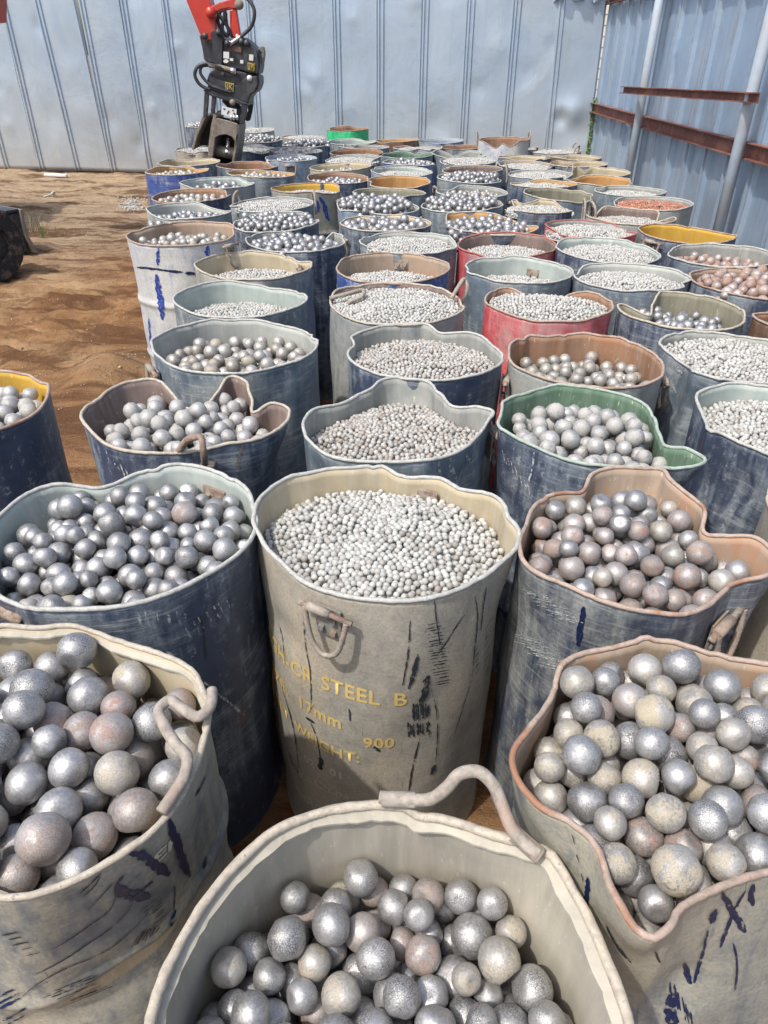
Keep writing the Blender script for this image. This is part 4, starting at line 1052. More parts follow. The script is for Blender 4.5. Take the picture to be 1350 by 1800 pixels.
# labels: drum, tone and a place within the heap that can be pointed at
from collections import defaultdict
for key in NEAR:
    L = [b for b in info if b['key'] == key]
    if not L: continue
    xs = np.array([b['px'] for b in L]); ys = np.array([b['py'] for b in L])
    xq = np.quantile(xs, [0, .2, .4, .6, .8, 1]); yq = np.quantile(ys, [0, .25, .5, .75, 1])
    cells = defaultdict(list)
    for b in L:
        cx = int(np.clip(np.searchsorted(xq, b['px'], 'right') - 1, 0, 4)); cy = int(np.clip(np.searchsorted(yq, b['py'], 'right') - 1, 0, 3))
        cells[(cx, cy, b['tone'])].append(b)
    cw = ('at the left side', 'left of centre', 'in the middle', 'right of centre', 'at the right side'); rw = ('back', 'mid-back', 'mid-front', 'front')
    for (cx, cy, tone), bs in cells.items():
        bs.sort(key=lambda b: b['px'])
        ordw = {1: ('',), 2: ('left-hand ', 'right-hand '), 3: ('left ', 'middle ', 'right ')}.get(len(bs), ('leftmost ', 'second ', 'third ', 'fourth ', 'fifth ', 'sixth ', 'seventh ', 'eighth '))
        for j, b in enumerate(bs):
            b['label'] = f"{ordw[min(j, len(ordw) - 1)]}{TONEWORD[tone]} ball {cw[cx]}, {rw[cy]} rows, in {DRUMNAME[key]}"
for b in info:
    me = BVAR[rngb.randrange(len(BVAR))]
    o = bpy.data.objects.new('steel_ball', me); COL.objects.link(o)
    o.location = b['p']; o.scale = (b['r'],) * 3; o.rotation_euler = tuple(rngb.uniform(0, 6.28) for _ in range(3))
    o.material_slots[0].link = 'OBJECT'; o.material_slots[0].material = BALL[b['tone']]
    tag(o, b['label'], 'ball', 'steel balls heaped in ' + DRUMNAME[b['key']])
for key in NEAR:
    d = DR[key]
    rest = [(c[1] - d['x'], c[2] - d['y'], c[3], c[4]) for i, c in enumerate(cands) if c[0] == key and i not in chosen_set]
    if rest:
        me = heap_mesh('ball_heap', rest, B2, ICO[2][1], 11, base_disc(d['R'] * 0.97, d['H'] - NEAR[key][3] + 0.004, rin=inner_radius(d, d['H'] - NEAR[key][3])[0]))
        me.materials.append(HEAP[NEAR[key][6]])
        tag(obj('ball_heap', me, None, None, (d['x'], d['y'], 0)), 'half-buried steel balls under the top layer in ' + DRUMNAME[key], 'balls', kind='stuff')

# --- shared loads for the rest
RC = {}
def relax_disc(n, seed, it=34):
    k = (n // 60, seed % 2)
    if k not in RC: RC[k] = _relax(max(n // 60, 1) * 60 + 30, seed, it)
    c, q = math.cos(seed * 1.7), math.sin(seed * 1.7); P = RC[k]
    return np.c_[P[:, 0] * c - P[:, 1] * q, P[:, 0] * q + P[:, 1] * c]
def _relax(n, seed, it):
    rng = np.random.default_rng(seed); a = rng.uniform(0, 2 * np.pi, n); q = np.sqrt(rng.uniform(0, 1, n)); P = np.c_[q * np.cos(a), q * np.sin(a)]
    d0 = 1.86 / math.sqrt(n)
    for k in range(it):
        P = P.astype(np.float32); dx = P[:, None, 0] - P[None, :, 0]; dy = P[:, None, 1] - P[None, :, 1]
        L = np.sqrt(dx * dx + dy * dy) + 1e-6; np.fill_diagonal(L, 9)
        w = np.clip(d0 - L, 0, None) / L; P = P + 0.42 * np.c_[(dx * w).sum(1), (dy * w).sum(1)]
        rr = np.hypot(P[:, 0], P[:, 1]); s = np.where(rr > 1, 1 / rr, 1); P = P * s[:, None]
    return P
def carpet(Rin, rb, seed, shapes, faces, mound=0.02, fill=1.0, tilt=(0, 0), rin=None):
    n = int(0.90 * (Rin / rb) ** 2 * 0.93); rng = np.random.default_rng(seed)
    out = []
    for layer in range(2):
        P = relax_disc(n if layer == 0 else int(n * 0.55), seed + layer)
        if rin is not None:
            th = np.arctan2(P[:, 1], P[:, 0]); P = P * (rin(th) - rb)[:, None]
        else: P = P * (Rin - rb)
        P = P + rng.normal(size=P.shape) * rb * 0.16
        bumpy = (fbm(P[:, 0] * 14 + 5 + seed, P[:, 1] * 14 + 9, seed) - 0.5) * rb * 2.2
        z = mound * (1 - (P ** 2).sum(1) / Rin ** 2) + bumpy + rng.uniform(-.35, .35, len(P)) * rb - layer * rb * 1.35 + P[:, 0] * tilt[0] + P[:, 1] * tilt[1]
        r = rb * rng.uniform(0.86, 1.12, len(P)); out += list(np.c_[P, z, r])
    return heap_mesh('steel_beads', out, shapes, faces, seed, base_disc(Rin * 0.99, -rb * 1.6, mound, rin=rin))
CARP = [carpet(0.268, 0.0088, 20 + k, B1, ICO[1][1], 0.022) for k in range(3)]
def load_of(d):
    R = d['R']; tan_a = (CAMZ - d['H']) / max(d['y'], 0.3)
    lvl = d['fr'] * 2 * R * tan_a
    return lvl
def add_carpet(d, me, matk):
    lvl = load_of(d); s = (d['R'] - 0.02) / 0.268
    o = bpy.data.objects.new('steel_beads', me); COL.objects.link(o)
    if not me.materials: me.materials.append(BEAD['white'])
    o.material_slots[0].link = 'OBJECT'; o.material_slots[0].material = BEAD[matk]
    o.location = (d['x'], d['y'], d['H'] - lvl - 0.012); o.rotation_euler = (0, 0, random.Random(d['key']).uniform(0, 6.28)); o.scale = (s, s, 1)
    return o
BEADWORD = {'white': 'pale grey-white beads', 'tan': 'brown-grey beads', 'red': 'brick-red beads'}
def short(d): return d['label']
HV = []
for k, rb in enumerate((0.0245, 0.027, 0.0225, 0.0255)):
    P = pack(lambda th: np.full(np.shape(th), 0.268), 0.268, rb, 0.12, int(1.75 * (0.268 / rb) ** 2), -3.1 * rb, (0.02 * k, -0.02, 0.012 + 0.006 * k), seed=70 + k)
    me = heap_mesh('ball_heap', [tuple(q) for q in P], B2, ICO[2][1], 80 + k, base_disc(0.262, -2.8 * rb, 0.01)); me.materials.append(HEAP['silver']); HV.append((me, rb))
BALLWORD = {'silver': 'shiny silver balls', 'dusty': 'sand-dusted steel balls', 'grey': 'dull grey steel balls', 'rusty': 'rust-stained balls', 'rustred': 'rust-orange and cream balls'}
# short handle on each drum for the load's label
hk = 0
for d in T:
    c = d['content']
    if c == 'carpet':
        bk = d.get('bead', 'white')
        if d['key'] in TR and d['cy'] > 480:
            lvl = load_of(d); rin, out = inner_radius(d, d['H'] - max(lvl, 0.02))
            sub = 2 if d['key'] == 'B22' else 1
            rb = 0.0080 if d['key'] == 'B22' else 0.0084
            me = carpet(float(np.mean(out)), rb, 200 + int(d['cy']), B2 if sub == 2 else B1, ICO[sub][1], 0.035 if d['key'] == 'B22' else 0.028, rin=rin)
            me.materials.append(BEAD[bk]); o = obj('steel_beads', me, None, None, (d['x'], d['y'], d['H'] - lvl - 0.012))
        else:
            o = add_carpet(d, CARP[hk % 3], bk); hk += 1
        tag(o, ' '.join((BEADWORD[bk] + ' lying in the ' + d['label']).split()[:16]).rstrip(','), 'beads', kind='stuff')
    elif c.startswith('h:'):
        me, rb = HV[hk % 4]; hk += 1
        lvl = load_of(d); o = bpy.data.objects.new('ball_heap', me); COL.objects.link(o)
        o.material_slots[0].link = 'OBJECT'; o.material_slots[0].material = HEAP[c[2:]]
        s = (d['R'] - 0.022) / 0.268
        o.location = (d['x'], d['y'], d['H'] - lvl - (0.022 if d['fr'] < 0 else 0.046)); o.rotation_euler = (0, 0, random.Random(d['key']).uniform(0, 6.28)); o.scale = (s, s, s)
        tag(o, ' '.join((BALLWORD[c[2:]] + ' lying in the ' + d['label']).split()[:16]).rstrip(','), 'balls', kind='stuff')
    elif c == 'pack' and d['key'] not in NEAR:
        rb = d['ball']; lv = d['lv']; z0 = d['H'] - lv - 2.6 * rb
        rin, out = inner_min(d, [d['H'] - lv * 0.5, d['H'] - lv, z0])
        P = pack(rin, float(out.max()), rb, 0.13, int(1.75 * (d['R'] / rb) ** 2 * 0.83), z0, (0.0, 0.03, 0.03), seed=300 + int(d['cy']))
        me = heap_mesh('ball_heap', [tuple(q) for q in P], B2, ICO[2][1], 90, base_disc(d['R'] * 0.96, z0 + 0.01, rin=inner_radius(d, z0)[0])); me.materials.append(HEAP[d['tone']])
        o = obj('ball_heap', me, None, None, (d['x'], d['y'], 0))
        tag(o, ' '.join((BALLWORD[d['tone']] + ' lying in the ' + d['label']).split()[:16]).rstrip(','), 'balls', kind='stuff')
print('drums', len(T), 'balls', len(info))

# ------------------------------------------------------------------ wear traced on single drums: scrapes and stencils
def mat_worn(name, col, lo, hi, rough=0.5, hi_col=None, scale=(60, 60, 60)):
    s = NT(name); c = s.coord(); n = s.noise(s.scaled(c, scale), 1.0, 4, 0.7)
    n2 = s.noise(s.scaled(c, (220, 220, 220)), 1.0, 3, 0.6)
    cc = s.mix(s.ramp(n2, 0.45, 0.7), col, hi_col or tuple(min(1, q * 1.8 + .02) for q in col))
    m = s.done(cc, rough, 0.0, None, 0.5)
    tr = s.n('BsdfTransparent'); mx = s.n('MixShader'); s.put(mx.inputs[0], s.ramp(n, lo, hi))
    s.t.links.new(s.p.outputs[0], mx.inputs[1]); s.t.links.new(tr.outputs[0], mx.inputs[2]); s.t.links.new(mx.outputs[0], s.out.inputs[0])
    return m
SCR_BLUE = mat_worn('scrape_blue', (0.006, 0.014, 0.055), 0.56, 0.64, 0.4, (0.02, 0.035, 0.10))
SCR_DARK = mat_worn('scrape_dark', (0.02, 0.026, 0.035), 0.52, 0.62)
SCR_BLUEBRIGHT = mat_worn('paint_run_blue', (0.01, 0.04, 0.24), 0.54, 0.60)
SCR_PALE = mat_worn('splash_pale', (0.36, 0.39, 0.39), 0.44, 0.56)
SCR_RUST = mat_worn('drip_rust', (0.20, 0.12, 0.09), 0.55, 0.68)
def scrape(key, pts, wpx, mat, name='scrape_mark', jag=0.35, taper=True):
    d = DR[key]; rng = random.Random(str(pts)); V = []; Fc = []
    Q = spline([(x, y, 0) for x, y in pts], max(8, int(sum(math.hypot(pts[i + 1][0] - pts[i][0], pts[i + 1][1] - pts[i][1]) for i in range(len(pts) - 1)) / 4)))
    hits = []
    for q in Q:
        dr = ray(q.x + rng.uniform(-.5, .5), q.y).normalized(); h = d['bvh'].ray_cast(CAM, dr)
        if h[0] is None: continue
        n = h[1] if h[1].dot(dr) < 0 else -h[1]
        if hits and (h[0] - hits[-1][0]).length > 0.12:
            if len(hits) > 3: break
            hits = []
        hits.append((h[0], n, h[3]))
    if len(hits) < 3: return
    m = len(hits)
    for i, (p, n, L) in enumerate(hits):
        t = hits[min(i + 1, m - 1)][0] - hits[max(i - 1, 0)][0]; sd = n.cross(t)
        sd = sd.normalized() if sd.length > 1e-9 else Vector((1, 0, 0))
        e = 1.0
        if taper: e = min(1, 0.25 + 1.6 * min(i, m - 1 - i) / m * 2)
        w = wpx / F * L * 0.5 * e
        c = p - Vector((d['x'], d['y'], 0)) + n * 0.0022
        V.append(c - sd * w * (1 + rng.uniform(-jag, jag))); V.append(c + sd * w * (1 + rng.uniform(-jag, jag)))
    for i in range(m - 1): Fc.append((2 * i, 2 * i + 1, 2 * i + 3, 2 * i + 2))
    obj(name, new_mesh(name, V, Fc), mat, d['root'])
def hatch(key, a, b, dv, n, w, mat, rng=random.Random(2)):
    """n strokes of direction dv laid from a to b"""
    for k in range(n):
        t = (k + rng.uniform(-.3, .3)) / max(n - 1, 1); x = a[0] + (b[0] - a[0]) * t; y = a[1] + (b[1] - a[1]) * t; q = rng.uniform(0.6, 1.15)
        scrape(key, [(x - dv[0] * q / 2, y - dv[1] * q / 2), (x + rng.uniform(-1, 1), y), (x + dv[0] * q / 2, y + dv[1] * q / 2)], w * rng.uniform(.6, 1.3), mat)
for pts, w in (([(291,1424),(297,1450),(313,1490),(324,1522),(333,1540)],15), ([(218,1486),(226,1498),(243,1500),(267,1517),(297,1537)],14), ([(203,1554),(212,1566),(232,1572),(263,1576)],17), ([(216,1537),(208,1548),(203,1560)],6),
               ([(360,1364),(352,1382),(342,1398)],9), ([(361,1505),(358,1520),(355,1530)],7), ([(268,1548),(258,1556),(248,1564)],6), ([(248,1532),(236,1542),(224,1552)],3),
               ([(202,1574),(196,1592),(186,1604),(160,1622),(138,1638),(110,1656),(92,1666)],3.2), ([(232,1584),(222,1602),(205,1620),(180,1640),(155,1656),(120,1680),(60,1712)],3.2),
               ([(262,1598),(245,1620),(222,1642),(195,1664),(165,1680),(120,1698),(60,1732),(40,1750)],2.6), ([(177,1532),(160,1550),(140,1568)],4), ([(176,1536),(168,1552),(145,1574)],3), ([(200,1548),(180,1570),(155,1596)],3), ([(306,1556),(305,1580),(303,1600)],3), ([(307,1598),(302,1612),(300,1628)],7)):
    scrape('E1', pts, w, SCR_BLUE)
hatch('E1', (262, 1586), (285, 1618), (34, -26), 8, 2.2, SCR_DARK); hatch('E1', (238, 1650), (275, 1632), (14, -26), 9, 2.6, SCR_DARK); hatch('E1', (120, 1728), (150, 1752), (110, -44), 7, 2.2, SCR_DARK)
hatch('E1', (20, 1640), (60, 1676), (26, -6), 5, 3, SCR_DARK); hatch('E1', (10, 1740), (30, 1790), (40, -22), 5, 4, SCR_BLUE)
for pts, w in (([(1268,1567),(1283,1596),(1309,1637)],10), ([(1309,1563),(1290,1596),(1265,1663)],7), ([(1254,1597),(1252,1610),(1250,1622)],15), ([(1243,1633),(1232,1680),(1220,1726)],5), ([(1036,1542),(1034,1570),(1028,1604)],13),
               ([(1180,1742),(1178,1770),(1183,1810)],15), ([(1202,1690),(1208,1710),(1214,1728)],8), ([(1287,1655),(1294,1690),(1290,1740)],4), ([(1322,1552),(1318,1570),(1322,1590)],10)):
    scrape('E3', pts, w, SCR_BLUE)
for pts, w in (([(1068,1626),(1085,1660),(1110,1690)],8), ([(1150,1670),(1160,1690)],3), ([(1085,1715),(1092,1730)],8), ([(1200,1760),(1215,1790)],4)): scrape('E3', pts, w, SCR_DARK)
hatch('E3', (1010, 1480), (1030, 1560), (6, 20), 4, 3, SCR_DARK); hatch('E3', (1180, 1740), (1215, 1790), (6, 40), 6, 3, SCR_BLUE)
B = lambda x, y: (430 + x / 2.596, 800 + y / 2.596)
for pts, w in (([B(755,750),B(745,900),B(720,1050)],3), ([B(160,765),B(180,860),B(185,940)],2.4), ([B(270,680),B(280,860),B(300,980),B(305,1160)],2.2), ([B(170,1050),B(210,1180),B(240,1330),B(250,1450)],3), ([B(300,1210),B(335,1300),B(350,1430)],2.4),
               ([B(865,660),B(880,800),B(900,900)],2.4), ([B(850,1060),B(875,1180),B(870,1400)],2.4), ([B(1035,1010),B(1000,1130),B(955,1270)],2), ([B(798,1290),B(770,1400),B(748,1530)],2.8), ([B(1050,640),B(1060,720),B(1045,900),B(1035,1010)],3), ([B(1100,600),B(1085,700),B(1075,800)],4),
               ([B(790,905),B(770,990),B(748,1065)],8), ([B(835,1000),B(820,1080),B(800,1140)],13), ([B(205,1360),B(225,1410),B(250,1450)],5), ([B(352,1380),B(345,1430)],10), ([B(868,1410),B(848,1455)],8), ([B(478,1155),B(483,1210)],4), ([B(590,1325),B(615,1350)],6), ([B(280,1195),B(320,1220)],6), ([B(1130,1010),B(1115,1180),B(1075,1350)],4)):
    scrape('B22', pts, w, SCR_DARK)
hatch('B22', B(860, 770), B(900, 1040), (32, -6), 20, 2.4, SCR_DARK); hatch('B22', B(990, 740), B(900, 880), (20, -26), 7, 2.4, SCR_DARK); hatch('B22', B(1110, 760), B(1100, 1000), (16, -30), 9, 2.6, SCR_DARK)
hatch('B22', B(770, 1170), B(840, 1160), (2, 30), 7, 3.5, SCR_DARK); hatch('B22', B(745, 1250), B(840, 1245), (2, 26), 8, 4, SCR_DARK); hatch('B22', B(1055, 880), B(1060, 980), (8, -12), 5, 2.6, SCR_DARK)
for pts, w in (([(1028,1066),(1022,1098),(1017,1135)],10),): scrape('D1', pts, w, SCR_BLUE, 'paint_run')
scrape('D2', [(348,1006),(344,1040),(345,1070),(356,1130),(367,1190)], 12, SCR_RUST, 'rust_drip')
scrape('D2', [(352,1080),(358,1120),(362,1160)], 4, SCR_DARK, 'rust_drip')
hatch('D2', (245, 1085), (330, 1085), (8, 26), 6, 3.5, SCR_PALE); hatch('D2', (330, 1110), (400, 1060), (10, 20), 7, 3, SCR_PALE); hatch('D2', (300, 1150), (420, 1250), (16, 12), 14, 4, SCR_PALE)
hatch('D1', (940, 1040), (1000, 1090), (60, 14), 14, 2.2, SCR_PALE); hatch('D1', (930, 1120), (985, 1180), (70, 18), 12, 2.2, SCR_PALE)
for pts, w in (([(279,428),(278,446),(277,466)],6), ([(275,482),(277,500),(282,527),(285,562)],11), ([(366,426),(365,438),(364,450)],11), ([(262,560),(264,590),(266,610)],6)): scrape('A17', pts, w, SCR_BLUEBRIGHT, 'paint_run')
hatch('A17', (250, 470), (330, 480), (30, 2), 5, 4, SCR_BLUE)
for pts, w in (([(562,346),(570,362),(574,378),(579,388)],8), ([(556,352),(560,372)],6)): scrape('A19', pts, w, SCR_BLUEBRIGHT, 'paint_run')
for k, pts, w in (('B21', [(790,815),(800,845),(806,860)], 10), ('B21', [(818,800),(826,812),(838,800)], 8), ('B21', [(770,812),(774,835)], 5), ('C36', [(940,790),(935,830),(925,860)], 3), ('C33', [(1185,640),(1200,655),(1215,645)], 7), ('C33', [(1182,672),(1190,690)], 5),
                  ('C37', [(1222,745),(1216,765),(1210,775)], 4), ('A23', [(534,545),(538,560),(536,575)], 5), ('A24', [(445,640),(452,670),(450,700)], 6), ('C30', [(1265,505),(1268,508),(1272,507)], 4), ('C30', [(1256,508),(1259,511)], 3)):
    scrape(k, pts, w, SCR_PALE, 'splash')
hatch('C36', (885, 800), (930, 860), (5, 26), 9, 2.2, SCR_PALE); hatch('A25', (190, 800), (240, 850), (10, 30), 5, 2.2, SCR_PALE)
scrape('A25', [(428,780),(418,810),(424,836)], 2.2, SCR_RUST, 'rust_drip')

STENCIL = mat_worn('stencil_ochre', (0.60, 0.44, 0.14), 0.62, 0.76, 0.8, (0.66, 0.52, 0.24), (40, 40, 40))
STENCILP = mat_worn('stencil_pale', (0.50, 0.48, 0.38), 0.54, 0.68, 0.8, (0.56, 0.53, 0.45), (40, 40, 40))
def lettering(key, text, px, size, mat, slope=0.0, dx=0.0):
    """text wrapped on the drum, starting where pixel px meets the wall"""
    d = DR[key]; dr = ray(*px).normalized(); h = d['bvh'].ray_cast(CAM, dr)
    if h[0] is None: return
    cu = bpy.data.curves.new('lettering', 'FONT'); cu.body = text; cu.size = size; cu.resolution_u = 3; cu.space_character = 1.06; cu.offset = 0.0012
    to = bpy.data.objects.new('tmp', cu); COL.objects.link(to); dg = bpy.context.evaluated_depsgraph_get()
    me = bpy.data.meshes.new_from_object(to.evaluated_get(dg)); bpy.data.objects.remove(to); bpy.data.curves.remove(cu)
    me.name = 'lettering'; p = h[0]; a0 = math.atan2(p.y - d['y'], p.x - d['x']) + dx / d['R']; z0 = p.z
    bm = bmesh.new(); bm.from_mesh(me); bmesh.ops.triangulate(bm, faces=bm.faces[:]); bm.to_mesh(me); bm.free()
    for v in me.vertices:
        a = a0 + v.co.x / d['R']; z = z0 + v.co.y + slope * v.co.x; dv = Vector((math.cos(a), math.sin(a), 0))
        q = d['bvh'].ray_cast(Vector((d['x'], d['y'], z)) + dv * 0.8, -dv)
        pt = q[0] if q[0] is not None else Vector((d['x'], d['y'], z)) + dv * d['R']
        v.co = pt + dv * 0.0018 - Vector((d['x'], d['y'], 0))
    me.materials.clear(); obj('lettering', me, mat, d['root'])
lettering('B22', 'HIGH-CR', (565, 1208), 0.054, STENCIL, 0, -0.252); lettering('B22', 'STEEL', (565, 1208), 0.054, STENCIL); lettering('B22', 'B', (565, 1208), 0.054, STENCIL, 0, 0.172)
lettering('B22', 'SIZE:', (524, 1238), 0.050, STENCIL, 0, -0.145); lettering('B22', '17mm', (524, 1238), 0.050, STENCIL)
lettering('B22', 'NET', (520, 1278), 0.046, STENCIL, 0, -0.115); lettering('B22', 'WEIGHT:', (520, 1278), 0.046, STENCIL); lettering('B22', '900', (638, 1312), 0.046, STENCIL)
lettering('B22', '02', (536, 1335), 0.038, STENCILP); lettering('B22', '01', (580, 1360), 0.038, STENCILP)
lettering('B22', 'in', (526, 1360), 0.036, STENCILP); lettering('B22', 'China', (553, 1378), 0.042, STENCILP)
lettering('B22', 'INDUSTRY', (522, 1388), 0.034, STENCILP); lettering('B22', 'HGMIN', (520, 1412), 0.036, STENCILP)
lettering('E1', 'E', (268, 1522), 0.045, STENCILP); lettering('E1', 'R', (292, 1500), 0.045, STENCILP)

# ------------------------------------------------------------------ excavator
XY = 8.2; XO = Vector((-4.7, XY, 0))
def ex(cx, cy, y=XY):
    p = at_y(300 + cx / 6, cy / 6, y); return (p.x - XO.x, p.z)
def exv(cx, cy, dy=0.0):
    p = at_y(300 + cx / 6, cy / 6, XY + dy); return p - XO
XR = mat_simple('excavator_red', (0.50, 0.045, 0.03), 0.38, 0, 0.12, 12, 0.05, (0.42, 0.10, 0.07), 0.5)
XK = mat_simple('excavator_black', (0.035, 0.038, 0.045), 0.45, 0, 0.25, 30, 0.1, (0.10, 0.10, 0.10), 0.5)
XG = mat_simple('grab_worn_steel', (0.21, 0.18, 0.15), 0.55, 0.25, 0.35, 26, 0.3, (0.30, 0.27, 0.23), 0.6)
XD = mat_simple('grab_dark', (0.03, 0.028, 0.027), 0.6, 0, 0.3, 30, 0.1)
XS = mat_simple('chrome_rod', (0.7, 0.7, 0.7), 0.2, 0.95, 0.05, 20, 0.02)
XW = mat_simple('sticker_white', (0.68, 0.68, 0.66), 0.5, 0, 0.08, 60, 0.02)
XYL = mat_simple('sticker_yellow', (0.50, 0.36, 0.03), 0.5, 0, 0.1, 60, 0.02)
RUB = mat_simple('rubber_track', (0.022, 0.022, 0.023), 0.8, 0, 0.3, 50, 0.3, (0.15, 0.11, 0.075), 0.8)
XR_ = empty('excavator', XO); tag(XR_, 'red excavator reaching in from the left with black clamshell grab over the drums', 'excavator')
def pr(name, poly, y0, y1, mat, parent=XR_, bev=0.006): return prism(name, [ex(*p) for p in poly], y0, y1, mat, parent, bev)
def rod(name, pts, rad, mat, parent=XR_, n=30, ns=8, sm=True):
    P = [exv(*p) for p in pts]
    return tube(name, spline(P, n) if sm else P, rad, mat, parent, ns)
# stick: box arm running up out of the picture
st = pr('stick', [(380,425),(470,425),(505,330),(480,150),(430,0),(330,-420),(190,-900),(-60,-900),(60,-420),(190,0),(330,350)], -0.11, 0.11, XR)
pr('boom', [(190,-900),(-60,-900),(-700,-1150),(-1500,-900),(-2150,-300),(-2350,300),(-1792,235),(-1788,-120),(-1350,-600),(-650,-820),(-100,-640)], -0.13, 0.13, XR)
for sgn in (-1, 1):
    rod('pivot_boss', [(425,135,sgn*.10),(425,135,sgn*.15)], 0.048, XR, st, 4, 16, False)
lk = pr('bucket_link', [(400,110),(440,85),(540,35),(640,5),(700,-10),(735,20),(740,80),(700,100),(640,92),(560,105),(470,150),(430,165)], -0.13, -0.09, XR)
pr('bucket_link', [(400,110),(440,85),(540,35),(640,5),(700,-10),(735,20),(740,80),(700,100),(640,92),(560,105),(470,150),(430,165)], 0.09, 0.13, XR)
rod('pin', [(722,48,-.17),(722,48,.17)], 0.042, BRACK, lk, 4, 16, False)
pr('side_link', [(680,100),(715,100),(760,390),(690,400),(660,300)], -0.12, -0.06, XR); pr('side_link', [(610,105),(680,105),(690,400),(620,400)], 0.05, 0.12, XR)
for pts in ([(530,110),(500,180),(510,260),(560,340),(600,390)], [(575,110),(560,200),(545,290),(550,330)], [(580,130),(590,250),(610,330),(600,380)], [(500,130),(540,200),(600,280),(640,380)]):
    rod('hydraulic_hose', [(x, y, -0.03) for x, y in pts], 0.016, XK)
hs = rod('hydraulic_hose', [(790,-30,-.16),(840,20,-.18),(880,100,-.19),(880,190,-.19),(850,280,-.18),(790,345,-.17),(730,395,-.165)], 0.017, XK, XR_, 40)
rod('fitting', [(735,390,-.165),(690,420,-.165),(640,455,-.165)], 0.019, XS, hs, 10); rod('fitting', [(640,455,-.165),(605,460,-.165)], 0.026, XS, hs, 4)
rod('fitting', [(700,360,-.15),(705,420,-.15)], 0.012, XW, hs, 4)
cp = pr('coupler', [(335,365),(385,425),(470,432),(462,340),(490,318),(560,345),(600,400),(690,412),(780,392),(850,440),(945,530),(965,600),(968,690),(950,782),(800,748),(600,690),(440,660),(385,632),(370,520)], -0.15, 0.15, XK, XR_, 0.01)
pr('coupler_cheek', [(470,432),(462,345),(490,322),(550,360),(590,430),(580,690),(490,670)], -0.185, -0.152, XK, cp); pr('coupler_cheek', [(800,420),(850,445),(940,535),(960,690),(945,775),(810,745)], -0.185, -0.152, XK, cp)
pr('latch', [(930,520),(960,485),(990,495),(1000,560),(990,650),(965,690),(945,650),(975,560)], -0.06, 0.02, BRACK, cp)
for (x, y) in ((805,455),(750,440),(600,460),(365,380),(505,345)): rod('pin', [(x,y,-.215),(x,y,-.15)], 0.028, XK, cp, 3, 12, False)
pr('warning_plate', [(640,475),(775,500),(775,555),(640,535)], -0.16, -0.152, mat_simple('plate_brown', (0.14, 0.08, 0.07), 0.5), cp, 0)
for poly in ([(596,545),(656,548),(654,620),(596,612)], [(662,612),(698,616),(696,642),(662,638)], [(768,630),(802,634),(800,670),(768,664)], [(862,572),(906,578),(902,642),(860,634)]):
    pr('sticker', poly, -0.192, -0.188, XW, cp, 0)
pr('sticker', [(595 + 27 + 27 * math.cos(t * .5236), 643 + 20 * math.sin(t * .5236)) for t in range(12)], -0.192, -0.188, XW, cp, 0)
pr('swivel_ring', [(445,640),(590,672),(760,730),(760,760),(560,712),(440,672)], -0.12, 0.12, mat_simple('ring_dark_red', (0.10, 0.02, 0.025), 0.5), XR_, 0.004)
rt = pr('rotator', [(445,760),(520,700),(620,705),(720,742),(800,760),(955,795),(962,870),(945,930),(925,962),(880,985),(858,1030),(845,1082),(700,1035),(560,985),(425,925),(430,850),(415,840)], -0.16, 0.16, XK, XR_, 0.01)
pr('rotator_cheek', [(450,780),(600,850),(720,900),(840,800),(940,800),(950,880),(915,960),(870,985),(840,1075),(640,1010),(450,930)], -0.19, -0.162, XK, rt)
def badge(x0, y0, x1, y1, dark):
    b = pr('badge', [(x0, y0), (x1, y0 + 18), (x1 - 6, y1), (x0 + 6, y1 - 20)], -0.2, -0.194, XYL, rt if y0 > 800 else cp, 0)
    pr('badge_panel', [(x0 + 8, y0 + 12), (x1 - 9, y0 + 27), (x1 - 14, y1 - 12), (x0 + 13, y1 - 28)], -0.204, -0.201, XK if dark else XYL, b, 0)
    cu = bpy.data.curves.new('badge_lettering', 'FONT'); cu.body = 'JK'; cu.size = 0.068; cu.extrude = 0.001
    to = bpy.data.objects.new('tmp', cu); COL.objects.link(to); dg = bpy.context.evaluated_depsgraph_get()
    me = bpy.data.meshes.new_from_object(to.evaluated_get(dg)); bpy.data.objects.remove(to)
    me.materials.clear(); o = obj('badge_lettering', me, XYL if dark else XK, b); q = ex(x0 + 16, y1 - 34)
    o.location = (q[0], -0.207, q[1]); o.rotation_euler = (math.radians(90), math.radians(8), 0)
badge(845, 655, 918, 748, True); badge(615, 855, 706, 962, True)
rod('work_light', [(832,825,-.20),(832,825,-.16)], 0.026, XW, rt, 3, 16, False)
rod('grease_port', [(548,778,-.20),(548,778,-.16)], 0.016, BRACK, rt, 3, 12, False)
h2 = rod('hydraulic_hose', [(640,742,-.2),(560,720,-.21),(450,690,-.22),(350,672,-.22),(275,715,-.22),(255,790,-.22),(290,870,-.21),(350,920,-.2),(420,945,-.19)], 0.017, XK, rt, 50)
rod('hydraulic_hose', [(640,760,-.19),(480,712,-.2),(400,690,-.2),(325,705,-.21),(312,760,-.21),(350,830,-.21),(420,895,-.21),(520,940,-.21),(640,975,-.2)], 0.014, XK, rt, 50)
rod('fitting', [(630,742,-.205),(690,752,-.205)], 0.032, XS, h2, 3, 6, False); rod('fitting', [(400,688,-.222),(520,708,-.21),(630,735,-.205)], 0.020, BRACK, h2, 12)
